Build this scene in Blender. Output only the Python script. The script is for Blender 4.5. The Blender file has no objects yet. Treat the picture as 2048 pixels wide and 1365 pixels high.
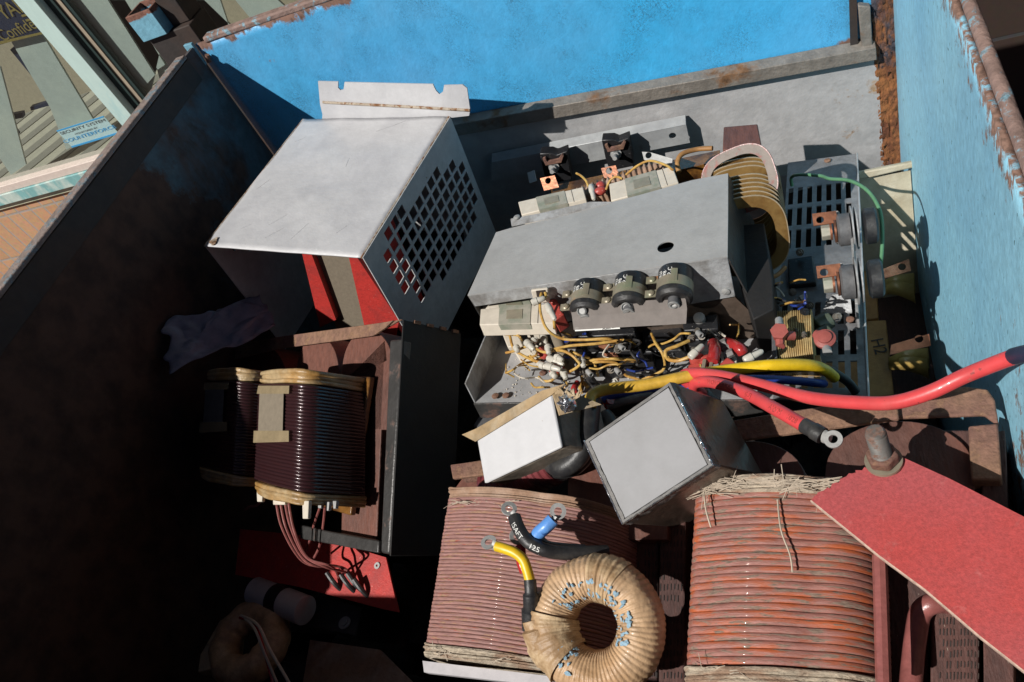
import bpy, bmesh, math, random
from mathutils import Vector as V, Matrix, noise
random.seed(7)
# ---------------------------------------------------------------- camera, sky, sun
FPX = 1571.15
XC = V((0.91429465, -0.11173519, -0.38933346)); YC = V((0.1689285, -0.76842827, 0.61723671)); ZC = V((-0.36814189, -0.63010574, -0.68369459))
CAMZ = 1.8
sc = bpy.context.scene
cam_d = bpy.data.cameras.new('camera'); cam = bpy.data.objects.new('camera', cam_d); sc.collection.objects.link(cam)
# columns: camera right, up, back in world space
right = V((XC.x, YC.x, ZC.x)); down = V((XC.y, YC.y, ZC.y)); fwd = V((XC.z, YC.z, ZC.z))
m = Matrix.Identity(4)
for i in range(3):
    m[i][0] = right[i]; m[i][1] = -down[i]; m[i][2] = -fwd[i]
m[2][3] = CAMZ
cam.matrix_world = m
cam_d.sensor_width = 36; cam_d.lens = FPX / 2048 * 36; cam_d.clip_start = .02; cam_d.clip_end = 500
sc.camera = cam
SUN = V((0.44, 0.568, -0.695)).normalized()
w = bpy.data.worlds.new('World'); sc.world = w; w.use_nodes = True
nt = w.node_tree; bg = nt.nodes['Background']; sky = nt.nodes.new('ShaderNodeTexSky'); sky.sky_type = 'NISHITA'; sky.sun_disc = False; sky.air_density = .2; sky.dust_density = .3; sky.ozone_density = .6
sky.sun_elevation = math.asin(-SUN.z); sky.sun_rotation = math.atan2(-SUN.x, -SUN.y); nt.links.new(sky.outputs[0], bg.inputs[0]); bg.inputs[1].default_value = .05
sd = bpy.data.lights.new('sun', 'SUN'); so = bpy.data.objects.new('sun', sd); sc.collection.objects.link(so)
sd.energy = 5.0; sd.angle = math.radians(.5); sd.color = (1, .965, .91); so.rotation_euler = (-SUN).to_track_quat('Z', 'Y').to_euler(); so.location = (-3, -3, 6)
sc.view_settings.view_transform = 'Standard'; sc.view_settings.look = 'None'; sc.view_settings.exposure = 0.0; sc.view_settings.gamma = 1
# ---------------------------------------------------------------- points
CAM = V((0, 0, CAMZ))
def ray(px, py):
    return right * (px - 1024) + down * (py - 682.5) + fwd * FPX
def onplane(px, py, P, n):
    d = ray(px, py); t = (P - CAM).dot(n) / d.dot(n); return CAM + d * t
def G(px, py, d): return onplane(px, py, V((0, 0, CAMZ - d)), V((0, 0, 1)))      # horizontal plane d below the camera
def PX(px, py, x): return onplane(px, py, V((x, 0, 0)), V((1, 0, 0)))
def PY(px, py, y): return onplane(px, py, V((0, y, 0)), V((0, 1, 0)))
class Fr:
    def __init__(s, O, u, v, w=None):
        s.O = V(O); s.u = V(u).normalized(); s.v = V(v); s.v = (s.v - s.u * s.u.dot(s.v)).normalized(); s.w = s.u.cross(s.v)
    def P(s, a, b, c=0): return s.O + s.u * a + s.v * b + s.w * c
    def at(s, px, py, h=0): return onplane(px, py, s.O + s.w * h, s.w)
    def loc(s, p): q = p - s.O; return (q.dot(s.u), q.dot(s.v), q.dot(s.w))
    def lp(s, px, py, h=0): return s.loc(s.at(px, py, h))
def fr(O, u, v): return Fr((O[0], O[1], O[2] + CAMZ), u, v)
# ---------------------------------------------------------------- mesh builder
class MB:
    def __init__(s): s.v = []; s.f = []; s.uv = {}
    def add(s, vs, fs):
        k = len(s.v); s.v += [V(p) for p in vs]; s.f += [tuple(i + k for i in f) for f in fs]; return s
    def prism(s, pts, d):
        n = len(pts); d = V(d); nrm = V((0, 0, 0))
        for i in range(n): nrm += V(pts[i]).cross(V(pts[(i + 1) % n]))
        if nrm.dot(d) < 0: pts = pts[::-1]
        return s.add(list(pts) + [V(p) + d for p in pts], [tuple(range(n))[::-1], tuple(range(n, 2 * n))] + [(i, (i + 1) % n, n + (i + 1) % n, n + i) for i in range(n)])
    def box(s, F, a0, a1, b0, b1, c0, c1):
        if a0 > a1: a0, a1 = a1, a0
        if b0 > b1: b0, b1 = b1, b0
        if c0 > c1: c0, c1 = c1, c0
        return s.prism([F.P(a0, b0, c0), F.P(a1, b0, c0), F.P(a1, b1, c0), F.P(a0, b1, c0)], F.w * (c1 - c0))
    def tube(s, pts, r, n=10, cap=True, flat=1.0):
        pts = [V(p) for p in pts]; N = len(pts); rs = r if isinstance(r, (list, tuple)) else [r] * N
        k = len(s.v); up = None
        for i, p in enumerate(pts):
            t = (pts[min(i + 1, N - 1)] - pts[max(i - 1, 0)]).normalized()
            if up is None: up = t.orthogonal().normalized()
            up = (up - t * up.dot(t)).normalized(); sd_ = t.cross(up)
            for j in range(n):
                a = 2 * math.pi * j / n; s.v.append(p + (up * math.cos(a) + sd_ * math.sin(a) * flat) * rs[i])
        for i in range(N - 1):
            for j in range(n):
                j2 = (j + 1) % n; s.f.append((k + i * n + j, k + i * n + j2, k + (i + 1) * n + j2, k + (i + 1) * n + j))
        if cap:
            s.f.append(tuple(k + j for j in range(n))[::-1]); s.f.append(tuple(k + (N - 1) * n + j for j in range(n)))
        return s
    def cyl(s, p0, p1, r, n=20, r1=None): return s.tube([p0, p1], [r, r if r1 is None else r1], n)
    def lathe(s, p0, ax, prof, n=28):
        ax = V(ax).normalized(); a = ax.orthogonal().normalized(); b = ax.cross(a); k = len(s.v); N = len(prof)
        for (h, r) in prof:
            for j in range(n):
                t = 2 * math.pi * j / n; s.v.append(V(p0) + ax * h + (a * math.cos(t) + b * math.sin(t)) * r)
        for i in range(N - 1):
            for j in range(n):
                j2 = (j + 1) % n; s.f.append((k + i * n + j, k + i * n + j2, k + (i + 1) * n + j2, k + (i + 1) * n + j))
        s.f.append(tuple(k + j for j in range(n))[::-1]); s.f.append(tuple(k + (N - 1) * n + j for j in range(n)))
        return s
    def ring(s, c, ax, R, r, wd, n=24):   # washer: outer R, inner r, height wd
        ax = V(ax).normalized(); a = ax.orthogonal().normalized(); b = ax.cross(a); k = len(s.v); c = V(c)
        for (h, q) in ((0, R), (wd, R), (wd, r), (0, r)):
            for j in range(n):
                t = 2 * math.pi * j / n; s.v.append(c + ax * h + (a * math.cos(t) + b * math.sin(t)) * q)
        for i in range(4):
            i2 = (i + 1) % 4
            for j in range(n):
                j2 = (j + 1) % n; s.f.append((k + i * n + j, k + i * n + j2, k + i2 * n + j2, k + i2 * n + j))
        return s
    def hexa(s, p0, p1, r): return s.tube([p0, p1], r, 6)
    def grid(s, fn, nu, nv, closeu=False):
        k = len(s.v)
        for j in range(nv + 1):
            for i in range(nu + (0 if closeu else 1)): s.v.append(V(fn(i / nu, j / nv)))
        W = nu if closeu else nu + 1
        for j in range(nv):
            for i in range(nu):
                i2 = (i + 1) % W; s.f.append((k + j * W + i, k + j * W + i2, k + (j + 1) * W + i2, k + (j + 1) * W + i))
        return s
    def build(s, name, mat, parent=None, bev=0, solid=0, smooth=True, ang=38, label=None, sub=0):
        org = V(parent.get('_o', (0, 0, 0))) if parent else V((0, 0, 0))
        me = bpy.data.meshes.new(name)
        if not parent:
            org = sum(s.v, V()) / len(s.v); org.z = min(p.z for p in s.v)
        me.from_pydata([p - org for p in s.v], [], s.f); me.validate()
        if s.uv:
            ul = me.uv_layers.new(name='UVMap')
            for l in me.loops: ul.data[l.index].uv = s.uv.get(l.vertex_index, (0, 0))
        me.materials.append(mat)
        if smooth:
            for p in me.polygons: p.use_smooth = True
            me.set_sharp_from_angle(angle=math.radians(ang))
        o = bpy.data.objects.new(name, me); sc.collection.objects.link(o)
        if parent: o.parent = parent; o['_o'] = list(org)
        else: o.location = org; o['_o'] = list(org)
        if solid:
            sm = o.modifiers.new('solid', 'SOLIDIFY'); sm.thickness = solid; sm.offset = -1
        if sub:
            ss = o.modifiers.new('sub', 'SUBSURF'); ss.levels = sub; ss.render_levels = sub
        if bev:
            bm_ = o.modifiers.new('bevel', 'BEVEL'); bm_.width = bev; bm_.segments = 2; bm_.limit_method = 'ANGLE'; bm_.angle_limit = math.radians(40)
        if label: o['label'] = label
        return o
def thing(name, label, cat, loc, group=None):
    o = bpy.data.objects.new(name, None); sc.collection.objects.link(o); o.location = V(loc); o['_o'] = list(V(loc)); o.empty_display_size = .05
    o['label'] = label; o['category'] = cat
    if group: o['group'] = group
    return o
def tag(o, label, cat, group=None):
    o['label'] = label; o['category'] = cat
    if group: o['group'] = group
    return o
def struct(o): o['kind'] = 'structure'; return o
def crom(pts, n=8):
    pts = [V(p) for p in pts]; out = []
    for i in range(len(pts) - 1):
        p0 = pts[max(i - 1, 0)]; p1 = pts[i]; p2 = pts[i + 1]; p3 = pts[min(i + 2, len(pts) - 1)]
        for k in range(n):
            t = k / n; out.append(.5 * ((2 * p1) + (p2 - p0) * t + (2 * p0 - 5 * p1 + 4 * p2 - p3) * t * t + (3 * p1 - p0 - 3 * p2 + p3) * t ** 3))
    return out + [pts[-1]]
def wire(mb, pts, r, n=8, seg=8): return mb.tube(crom([G(*p) for p in pts], seg), r, n)
def perf(F, xs, ys, solid_fn, c):      # sheet in the plane w=c of F made of cells, some of them open
    mb = MB(); idx = {}
    def vid(i, j):
        if (i, j) not in idx: idx[(i, j)] = len(mb.v); mb.v.append(F.P(xs[i], ys[j], c))
        return idx[(i, j)]
    for i in range(len(xs) - 1):
        for j in range(len(ys) - 1):
            if solid_fn(i, j): mb.f.append((vid(i, j), vid(i + 1, j), vid(i + 1, j + 1), vid(i, j + 1)))
    return mb
def inpoly(x, y, poly):
    c = False
    for i in range(len(poly)):
        x1, y1 = poly[i]; x2, y2 = poly[i - 1]
        if (y1 > y) != (y2 > y) and x < (x2 - x1) * (y - y1) / (y2 - y1) + x1: c = not c
    return c
def rings(name, F, pts, holes, th, mat, parent, h=0, bev=0, label=None, q=None):
    """plate traced on plane F (pixels) with round holes (px,py,radius m); thickness th downwards"""
    bm = bmesh.new(); P = [F.at(*p, h) for p in pts] if q is None else q
    es = []
    vs = [bm.verts.new(p) for p in P]; es += [bm.edges.new((vs[i], vs[(i + 1) % len(vs)])) for i in range(len(vs))]
    for (hx, hy, r) in holes:
        c = F.at(hx, hy, h) if not isinstance(hx, V) else hx
        hv = [bm.verts.new(c + (F.u * math.cos(2 * math.pi * k / 20) + F.v * math.sin(2 * math.pi * k / 20)) * r) for k in range(20)]
        es += [bm.edges.new((hv[i], hv[(i + 1) % 20])) for i in range(20)]
    bmesh.ops.triangle_fill(bm, edges=es, use_beauty=True, use_dissolve=False, normal=F.w)
    mb = MB(); bm.verts.index_update(); mb.v = [v.co.copy() for v in bm.verts]
    for f in bm.faces:
        ids = [v.index for v in f.verts]; n = f.normal
        mb.f.append(tuple(ids) if n.dot(F.w) > 0 else tuple(ids[::-1]))
    bm.free()
    return mb.build(name, mat, parent, solid=th, label=label, smooth=False)
def text(txt, F, p, dirv, upv, size, mat, parent, name='lettering', lift=.0006, font_shear=0, ws=1.0, bend=None):
    cu = bpy.data.curves.new('t', 'FONT'); cu.body = txt; cu.size = size; cu.extrude = .0001; cu.shear = font_shear; cu.resolution_u = 3; cu.align_x = 'CENTER'; cu.align_y = 'CENTER'
    o = bpy.data.objects.new('t', cu); sc.collection.objects.link(o)
    dg = bpy.context.evaluated_depsgraph_get(); me = bpy.data.meshes.new_from_object(o.evaluated_get(dg)); bpy.data.objects.remove(o); bpy.data.curves.remove(cu)
    d = V(dirv).normalized(); u = V(upv); u = (u - d * d.dot(u)).normalized(); n = d.cross(u)
    mb = MB()
    vs = []
    for v in me.vertices:
        x, y, z = v.co.x * ws, v.co.y, v.co.z
        if bend: vs.append(bend(x, y, z))
        else: vs.append(V(p) + d * x + u * y + n * (lift + z))
    mb.add(vs, [tuple(f.vertices) for f in me.polygons]); bpy.data.meshes.remove(me)
    return mb.build(name, mat, parent, smooth=False)
# ---------------------------------------------------------------- materials
def mat(name, base, rough=.6, metal=0., base2=None, s2=6., t2=(.45, .6), rust=None, sr=9., tr=(.55, .62), bump=.15, sb=120., dirt=.25, sd_=40., coord='Object', stretch=(1, 1, 1), cracks=None, edge=None, spec=.5, coat=0., speck=None, trans=0., rr=.85, det=8, alpha=1.):
    m_ = bpy.data.materials.new(name); m_.use_nodes = True; t = m_.node_tree; N = t.nodes; L = t.links; b = N['Principled BSDF']
    tc = N.new('ShaderNodeTexCoord'); mp = N.new('ShaderNodeMapping'); mp.inputs['Scale'].default_value = stretch; L.new(tc.outputs[coord], mp.inputs[0])
    def nz(scale, detail=det, ro=.6, dist=0.):
        n = N.new('ShaderNodeTexNoise'); n.inputs['Scale'].default_value = scale; n.inputs['Detail'].default_value = detail; n.inputs['Roughness'].default_value = ro; n.inputs['Distortion'].default_value = dist; L.new(mp.outputs[0], n.inputs[0]); return n.outputs['Fac']
    def ramp(src, a, b_):
        r = N.new('ShaderNodeMapRange'); r.inputs[1].default_value = a; r.inputs[2].default_value = b_; L.new(src, r.inputs[0]); return r.outputs[0]
    def mix(f, a, b_):
        x = N.new('ShaderNodeMix'); x.data_type = 'RGBA'; L.new(f, x.inputs[0]) if not isinstance(f, float) else x.inputs[0].__setattr__('default_value', f)
        for k, s in ((6, a), (7, b_)):
            if isinstance(s, tuple): x.inputs[k].default_value = (*s, 1)
            else: L.new(s, x.inputs[k])
        return x.outputs[2]
    def mul(a, b_):
        x = N.new('ShaderNodeMath'); x.operation = 'MULTIPLY'
        for k, s in ((0, a), (1, b_)):
            if isinstance(s, (int, float)): x.inputs[k].default_value = s
            else: L.new(s, x.inputs[k])
        return x.outputs[0]
    col = base; rg = None
    if base2: col = mix(ramp(nz(s2), *t2), base, base2)
    if dirt:
        k = tuple(c * (1 - dirt) for c in base); kk = ramp(nz(sd_, 6, .7), .35, .7)
        dk = mix(kk, (1, 1, 1), (1 - dirt,) * 3); mm = N.new('ShaderNodeMix'); mm.data_type = 'RGBA'; mm.blend_type = 'MULTIPLY'; mm.inputs[0].default_value = 1
        if isinstance(col, tuple): mm.inputs[6].default_value = (*col, 1)
        else: L.new(col, mm.inputs[6])
        L.new(dk, mm.inputs[7]); col = mm.outputs[2]
    hgt = nz(sb, 5)
    if cracks:
        cc, sz, wdt = cracks[:3]
        vo = N.new('ShaderNodeTexVoronoi'); vo.feature = 'DISTANCE_TO_EDGE'; vo.inputs['Scale'].default_value = sz
        nd = N.new('ShaderNodeTexNoise'); nd.inputs['Scale'].default_value = sz * .35; nd.inputs['Detail'].default_value = 6; L.new(mp.outputs[0], nd.inputs[0])
        va = N.new('ShaderNodeMix'); va.data_type = 'RGBA'; va.blend_type = 'LINEAR_LIGHT'; va.inputs[0].default_value = .09; L.new(mp.outputs[0], va.inputs[6]); L.new(nd.outputs['Color'], va.inputs[7]); L.new(va.outputs[2], vo.inputs[0])
        ck = ramp(vo.outputs['Distance'], wdt, 0.0); ck = mul(ck, ramp(nz(sz * .12), .46, .62)); col = mix(ck, col, cc)
        hgt2 = N.new('ShaderNodeMath'); hgt2.operation = 'SUBTRACT'; L.new(hgt, hgt2.inputs[0]); L.new(ck, hgt2.inputs[1]); hgt = hgt2.outputs[0]
    rf = None
    if rust:
        rf = ramp(nz(sr, 10, .65, .3), *tr)
    if edge:   # edge = list of (axis, from, to): wear grows towards a border of the sheet
        sp = N.new('ShaderNodeSeparateXYZ'); gp = N.new('ShaderNodeNewGeometry'); L.new(gp.outputs['Position'], sp.inputs[0])
        for (ax_, e0, e1, *amp) in edge:
            e = ramp(sp.outputs[ax_], e0, e1); nn = nz(sr * 1.3, 10, .7); ad = N.new('ShaderNodeMath'); ad.operation = 'ADD'; L.new(mul(e, amp[0] if amp else .35), ad.inputs[0]); L.new(nn, ad.inputs[1])
            e2 = ramp(ad.outputs[0], .66, .74)
            if rf is None: rf = e2
            else:
                mx = N.new('ShaderNodeMath'); mx.operation = 'MAXIMUM'; L.new(rf, mx.inputs[0]); L.new(e2, mx.inputs[1]); rf = mx.outputs[0]
    if rf is not None:
        rc = rust if rust else (.16, .07, .04)
        rcol = mix(ramp(nz(sr * 5, 6), .4, .65), rc, tuple(c * .45 for c in rc))
        col = mix(rf, col, rcol)
        rg = N.new('ShaderNodeMix'); rg.data_type = 'FLOAT'; L.new(rf, rg.inputs[0]); rg.inputs[2].default_value = rough; rg.inputs[3].default_value = rr
        L.new(rg.outputs[0], b.inputs['Roughness'])
        if metal:
            mg = N.new('ShaderNodeMix'); mg.data_type = 'FLOAT'; L.new(rf, mg.inputs[0]); mg.inputs[2].default_value = metal; mg.inputs[3].default_value = 0; L.new(mg.outputs[0], b.inputs['Metallic'])
    else: b.inputs['Roughness'].default_value = rough
    if speck:
        col = mix(mul(ramp(nz(speck[1], 2, .5), speck[2], speck[2] + .02), 1.0), col, speck[0])
    if isinstance(col, tuple): b.inputs['Base Color'].default_value = (*col, 1)
    else: L.new(col, b.inputs['Base Color'])
    if not (rf is not None and metal): b.inputs['Metallic'].default_value = metal
    b.inputs['Specular IOR Level'].default_value = spec; b.inputs['Coat Weight'].default_value = coat; b.inputs['Transmission Weight'].default_value = trans; b.inputs['Alpha'].default_value = alpha
    bp = N.new('ShaderNodeBump'); bp.inputs['Strength'].default_value = bump; bp.inputs['Distance'].default_value = .004; L.new(hgt, bp.inputs['Height']); L.new(bp.outputs[0], b.inputs['Normal'])
    return m_
RUST = (.21, .085, .04); BRN = (.13, .06, .045)
M = {}
M['blue_far'] = mat('blue_crackled_paint', (.125, .38, .65), .42, base2=(.04, .45, .85), s2=.7, t2=(.40, .62), cracks=((.03, .10, .18), 95, .06), coat=.15, edge=[(2, 1.268, 1.312, .42), (2, .955, .915, .34)], rust=(.20, .11, .08), tr=(.78, .84), sr=14, dirt=.15, stretch=(1, 1, .75), bump=.3, sb=90)
M['blue_right'] = mat('light_blue_paint', (.34, .69, .87), .55, base2=(.28, .60, .80), s2=3, stretch=(1, 1.1, .8), edge=[(2, 1.235, 1.31, .30), (1, .58, .28, .42)], rust=(.27, .16, .12), tr=(.70, .78), sr=34, dirt=.3, sd_=90, bump=.3, sb=80, speck=((.10, .22, .28), 120, .70))
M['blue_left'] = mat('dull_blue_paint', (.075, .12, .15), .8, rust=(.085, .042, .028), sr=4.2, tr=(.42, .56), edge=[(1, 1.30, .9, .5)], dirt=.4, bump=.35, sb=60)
M['blue_post'] = mat('post_blue_paint', (.18, .42, .55), .6, rust=(.22, .10, .07), sr=20, tr=(.62, .68), dirt=.3, bump=.3, edge=[(2, 1.37, 1.385, .5)])
M['rim_rust'] = mat('rusty_rim_steel', (.30, .20, .17), .75, rust=(.24, .40, .48), sr=45, tr=(.54, .60), dirt=.5, bump=.8, sb=90)
M['rim_left'] = mat('left_rim_steel', (.30, .235, .21), .8, rust=(.20, .26, .30), sr=60, tr=(.53, .60), dirt=.5, bump=.8, sb=120)
M['rust_col'] = mat('flaking_rust', (.36, .14, .045), .9, rust=(.06, .055, .07), sr=18, tr=(.5, .6), base2=(.16, .055, .025), s2=30, t2=(.4, .6), dirt=.5, bump=1.4, sb=130, stretch=(1, 1, .6))
M['rail'] = mat('grey_rusty_rail', (.26, .23, .20), .6, .25, rust=(.20, .10, .045), sr=12, tr=(.56, .66), dirt=.4, bump=.5)
M['grey_plate'] = mat('dusty_grey_sheet', (.42, .41, .41), .7, base2=(.33, .33, .335), s2=5, rust=(.36, .22, .11), sr=9, tr=(.72, .85), edge=[(0, -.05, .13, .13)], dirt=.25, sd_=25, bump=.3, sb=70)
M['dark_steel'] = mat('dark_steel', (.035, .028, .026), .75, base2=(.05, .03, .022), dirt=.4)
M['galv'] = mat('galvanised_sheet', (.47, .485, .49), .5, .3, base2=(.40, .41, .42), s2=14, dirt=.18, sd_=60, bump=.1, rust=(.30, .22, .17), sr=14, tr=(.69, .78))
M['cover'] = mat('satin_grey_sheet', (.39, .39, .385), .55, .1, base2=(.345, .345, .34), s2=7, dirt=.12, sd_=70, bump=.12, sb=220, rust=(.30, .24, .20), sr=8, tr=(.66, .84))
M['flange'] = mat('worn_grey_flange', (.42, .43, .44), .5, .2, base2=(.30, .29, .28), s2=20, dirt=.35, bump=.3, sb=200, rust=(.28, .2, .15), sr=25, tr=(.66, .76))
M['white'] = mat('white_painted_sheet', (.54, .54, .555), .45, base2=(.49, .49, .51), s2=8, rust=(.28, .13, .05), sr=26, tr=(.735, .76), dirt=.14, sd_=22, bump=.45, sb=30, coat=.1)
M['white_side'] = mat('white_painted_side', (.50, .50, .50), .6, rust=(.20, .10, .05), sr=22, tr=(.68, .72), dirt=.25, bump=.2)
M['white_edge'] = mat('rusted_paint_edge', (.45, .38, .30), .8, rust=(.26, .12, .05), sr=60, tr=(.5, .58), bump=.8)
M['red_board'] = mat('red_fibre_board', (.50, .035, .028), .6, base2=(.40, .035, .03), s2=30, speck=((.55, .16, .14), 260, .70), dirt=.25, sd_=150, bump=.25, sb=300)
M['red_dusty'] = mat('dusty_red_board', (.42, .075, .08), .62, base2=(.47, .055, .05), s2=6, t2=(.4, .65), dirt=.38, sd_=330, bump=.15, sb=700, rust=(.55, .17, .16), sr=60, tr=(.60, .85))
M['board_edge'] = mat('pale_board_edge', (.62, .45, .36), .85, dirt=.4, sd_=200, bump=.6)
M['brown_board'] = mat('brown_hardboard', (.20, .165, .12), .85, dirt=.2, sd_=120, bump=.2)
M['core'] = mat('brown_lamination', (.165, .062, .042), .6, base2=(.12, .055, .042), s2=9, stretch=(1, .3, 1), dirt=.4, sd_=90, bump=.5, sb=160, rust=(.16, .12, .11), sr=7, tr=(.62, .70))
M['core_dark'] = mat('dark_brown_core', (.12, .052, .042), .7, base2=(.08, .04, .035), s2=10, dirt=.5, sd_=150, stretch=(3, .5, 1), bump=.6, sb=120, speck=((.3, .25, .2), 200, .73))
M['rusty'] = mat('rusty_bar', (.27, .15, .095), .85, base2=(.20, .10, .075), s2=7, dirt=.5, sd_=90, bump=.8, sb=110, rust=(.33, .185, .10), sr=45, tr=(.52, .70))
M['black_frame'] = mat('worn_black_steel', (.075, .072, .070), .42, .4, rust=(.17, .09, .065), sr=16, tr=(.58, .68), dirt=.4, bump=.3)
M['black'] = mat('black_plastic', (.018, .018, .02), .4, dirt=.4, bump=.15, speck=((.16, .15, .14), 260, .70))
M['rubber'] = mat('dusty_black_rubber', (.022, .022, .024), .45, base2=(.045, .044, .043), s2=60, dirt=.3, bump=.2)
M['side_black'] = mat('black_plate_and_shade', (.012, .011, .011), .7, dirt=.4, bump=.2, rust=(.03, .018, .014), sr=12, tr=(.6, .7))  # black of the side plate; also paints shade on the coil's core block
M['flat_grey'] = mat('grey_dusty_plastic', (.12, .12, .125), .6, dirt=.4, sd_=100)
M['wdg_big'] = mat('lacquered_copper_strip', (.39, .20, .175), .55, base2=(.44, .09, .055), s2=1.3, t2=(.55, .66), coord='UV', stretch=(9, 36, 1), rust=(.40, .235, .15), sr=1.3, tr=(.55, .60), dirt=.5, sd_=1.6, bump=.35, sb=6, rr=.9, coat=.15)
M['wdg_big2'] = mat('lacquered_copper_strip_glossy', (.36, .15, .12), .5, base2=(.60, .14, .045), s2=.8, t2=(.48, .62), coord='UV', stretch=(7, 24, 1), rust=(.27, .19, .145), sr=1.5, tr=(.53, .58), dirt=.5, sd_=1.6, bump=.3, sb=6, rr=.9, coat=.08)
M['wdg_dark'] = mat('dark_enamel_wire', (.042, .018, .021), .24, metal=.2, base2=(.06, .02, .022), s2=2, coord='UV', stretch=(4, 60, 1), dirt=.4, sd_=2, bump=.1, sb=4, coat=.4)
M['resin'] = mat('amber_resin_paper', (.52, .38, .21), .4, base2=(.42, .23, .07), s2=16, t2=(.42, .62), dirt=.45, sd_=50, bump=.7, sb=60, coat=.4)
M['resin_dark'] = mat('amber_varnish', (.20, .09, .02), .3, base2=(.07, .03, .012), s2=20, dirt=.4, bump=.3, coat=.6)
M['paper'] = mat('frayed_pale_paper', (.55, .46, .35), .9, base2=(.38, .25, .17), s2=22, t2=(.48, .6), stretch=(1, 4, 1), dirt=.5, sd_=90, bump=1.0, sb=140)
M['fibre'] = mat('pale_glass_fibre', (.55, .46, .36), .8, dirt=.3)
M['end_turn'] = mat('bare_grey_strip', (.20, .16, .135), .55, base2=(.26, .07, .055), s2=26, t2=(.50, .56), dirt=.3)
M['bolt_grey'] = mat('oily_grey_bolt', (.15, .14, .13), .6, .2, rust=(.20, .11, .08), sr=60, tr=(.5, .6), dirt=.4)
M['hardware'] = mat('tarnished_hardware', (.26, .24, .21), .5, .4, base2=(.16, .13, .10), s2=90, dirt=.5)
M['plate_shaded'] = mat('shaded_grimy_slotted_sheet', (.26, .26, .265), .6, .2, base2=(.16, .16, .165), s2=9, dirt=.4, rust=(.30, .2, .12), sr=16, tr=(.68, .76), bump=.3)  # grimy sheet, base also darkened to stand for shade
M['choke'] = mat('dusty_yellow_cotton_wire', (.50, .37, .17), .7, base2=(.42, .28, .11), s2=50, dirt=.4, sd_=120)
M['seal'] = mat('red_sealing_lacquer', (.34, .085, .07), .5, dirt=.35)
M['paper_brown'] = mat('brown_pressboard', (.33, .20, .13), .85, base2=(.45, .32, .24), s2=18, dirt=.4, bump=.5)
M['copper_red'] = mat('red_lacquered_copper', (.30, .10, .09), .35, dirt=.4, sd_=60, bump=.2, coat=.3)
M['copper'] = mat('dull_copper', (.50, .21, .12), .4, .75, base2=(.30, .14, .09), s2=30, dirt=.35, bump=.15)
M['copper_brt'] = mat('bright_copper', (.75, .34, .20), .25, .9, base2=(.45, .16, .09), s2=40, dirt=.2, bump=.1)
M['gold'] = mat('varnished_gold_strip', (.33, .20, .07), .28, .35, base2=(.20, .10, .03), s2=18, dirt=.3, bump=.1, coat=.6)
M['gold_edge'] = mat('bare_copper_edge', (.72, .58, .40), .3, .6, dirt=.2)
M['yellow'] = mat('yellow_cable_pvc', (.66, .40, .05), .45, dirt=.35, sd_=90, bump=.15)
M['yellow_clean'] = mat('bright_yellow_cable', (.80, .52, .015), .4, dirt=.3, sd_=60, bump=.05)
M['wire_yellow'] = mat('dirty_yellow_wire', (.60, .38, .10), .5, base2=(.50, .26, .06), s2=40, dirt=.35, sd_=160, bump=.15)
M['red_cable'] = mat('red_cable_pvc', (.66, .065, .07), .42, base2=(.58, .075, .075), s2=14, rust=(.40, .16, .13), sr=70, tr=(.66, .76), dirt=.2, bump=.1, sb=60, speck=((.30, .05, .05), 150, .72), coat=.15)
M['red_shrink'] = mat('glossy_red_shrink', (.42, .03, .03), .25, dirt=.3, coat=.4)
M['red_snub'] = mat('red_potted_plastic', (.46, .07, .055), .4, dirt=.25, speck=((.6, .3, .25), 200, .70))
M['navy_sleeve'] = mat('navy_sleeve', (.025, .035, .075), .5, dirt=.3)
M['blue_cable'] = mat('blue_cable', (.02, .05, .28), .45, dirt=.3)
M['blue_shrink'] = mat('blue_shrink', (.12, .32, .75), .35, base2=(.04, .10, .32), s2=40, t2=(.62, .66), dirt=.2)
M['green_wire'] = mat('green_wire', (.11, .27, .14), .45, dirt=.3, bump=.1)
M['steel'] = mat('zinc_hardware', (.40, .40, .39), .6, .35, dirt=.3, bump=.1, rust=(.3, .2, .15), sr=60, tr=(.66, .72))
M['tin'] = mat('tinned_lug', (.42, .42, .41), .6, .35, dirt=.25)
M['cream'] = mat('cream_ceramic', (.60, .54, .45), .6, dirt=.15, sd_=60, bump=.1)
M['nylon'] = mat('milky_nylon', (.58, .55, .48), .35, dirt=.2, sd_=120, bump=.1, coat=.2)
M['zinc_yel'] = mat('passivated_band', (.33, .29, .215), .45, .35, base2=(.25, .29, .19), s2=22, t2=(.50, .68), rust=(.30, .14, .06), sr=16, tr=(.60, .68), dirt=.3, bump=.1)
M['zinc_clip'] = mat('greenish_clip', (.36, .34, .28), .6, .1, base2=(.29, .31, .24), s2=40, dirt=.25, bump=.1)
M['white_txt'] = mat('white_ink', (.75, .75, .72), .6, dirt=0)
M['dark_txt'] = mat('dark_ink', (.05, .04, .035), .7, dirt=0)
M['red_txt'] = mat('brown_print', (.34, .04, .035), .7, dirt=0)
M['tape_tan'] = mat('varnished_tan_tape', (.62, .41, .24), .45, base2=(.50, .30, .15), s2=14, dirt=.45, sd_=60, bump=.6, sb=70, coat=.25, rust=(.30, .44, .54), sr=11, tr=(.645, .665), rr=.9)
M['tape_pale'] = mat('pale_glass_tape', (.66, .50, .31), .5, base2=(.40, .25, .13), s2=20, dirt=.3, bump=.4)
M['tape_blue'] = mat('blue_flake', (.33, .50, .62), .9, dirt=.4, bump=1.0)
M['boxA'] = mat('pale_brushed_tin', (.56, .56, .575), .55, .05, base2=(.45, .48, .58), s2=9, t2=(.58, .74), dirt=.08, bump=.1, sb=120, speck=((.3, .25, .2), 70, .74))
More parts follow.
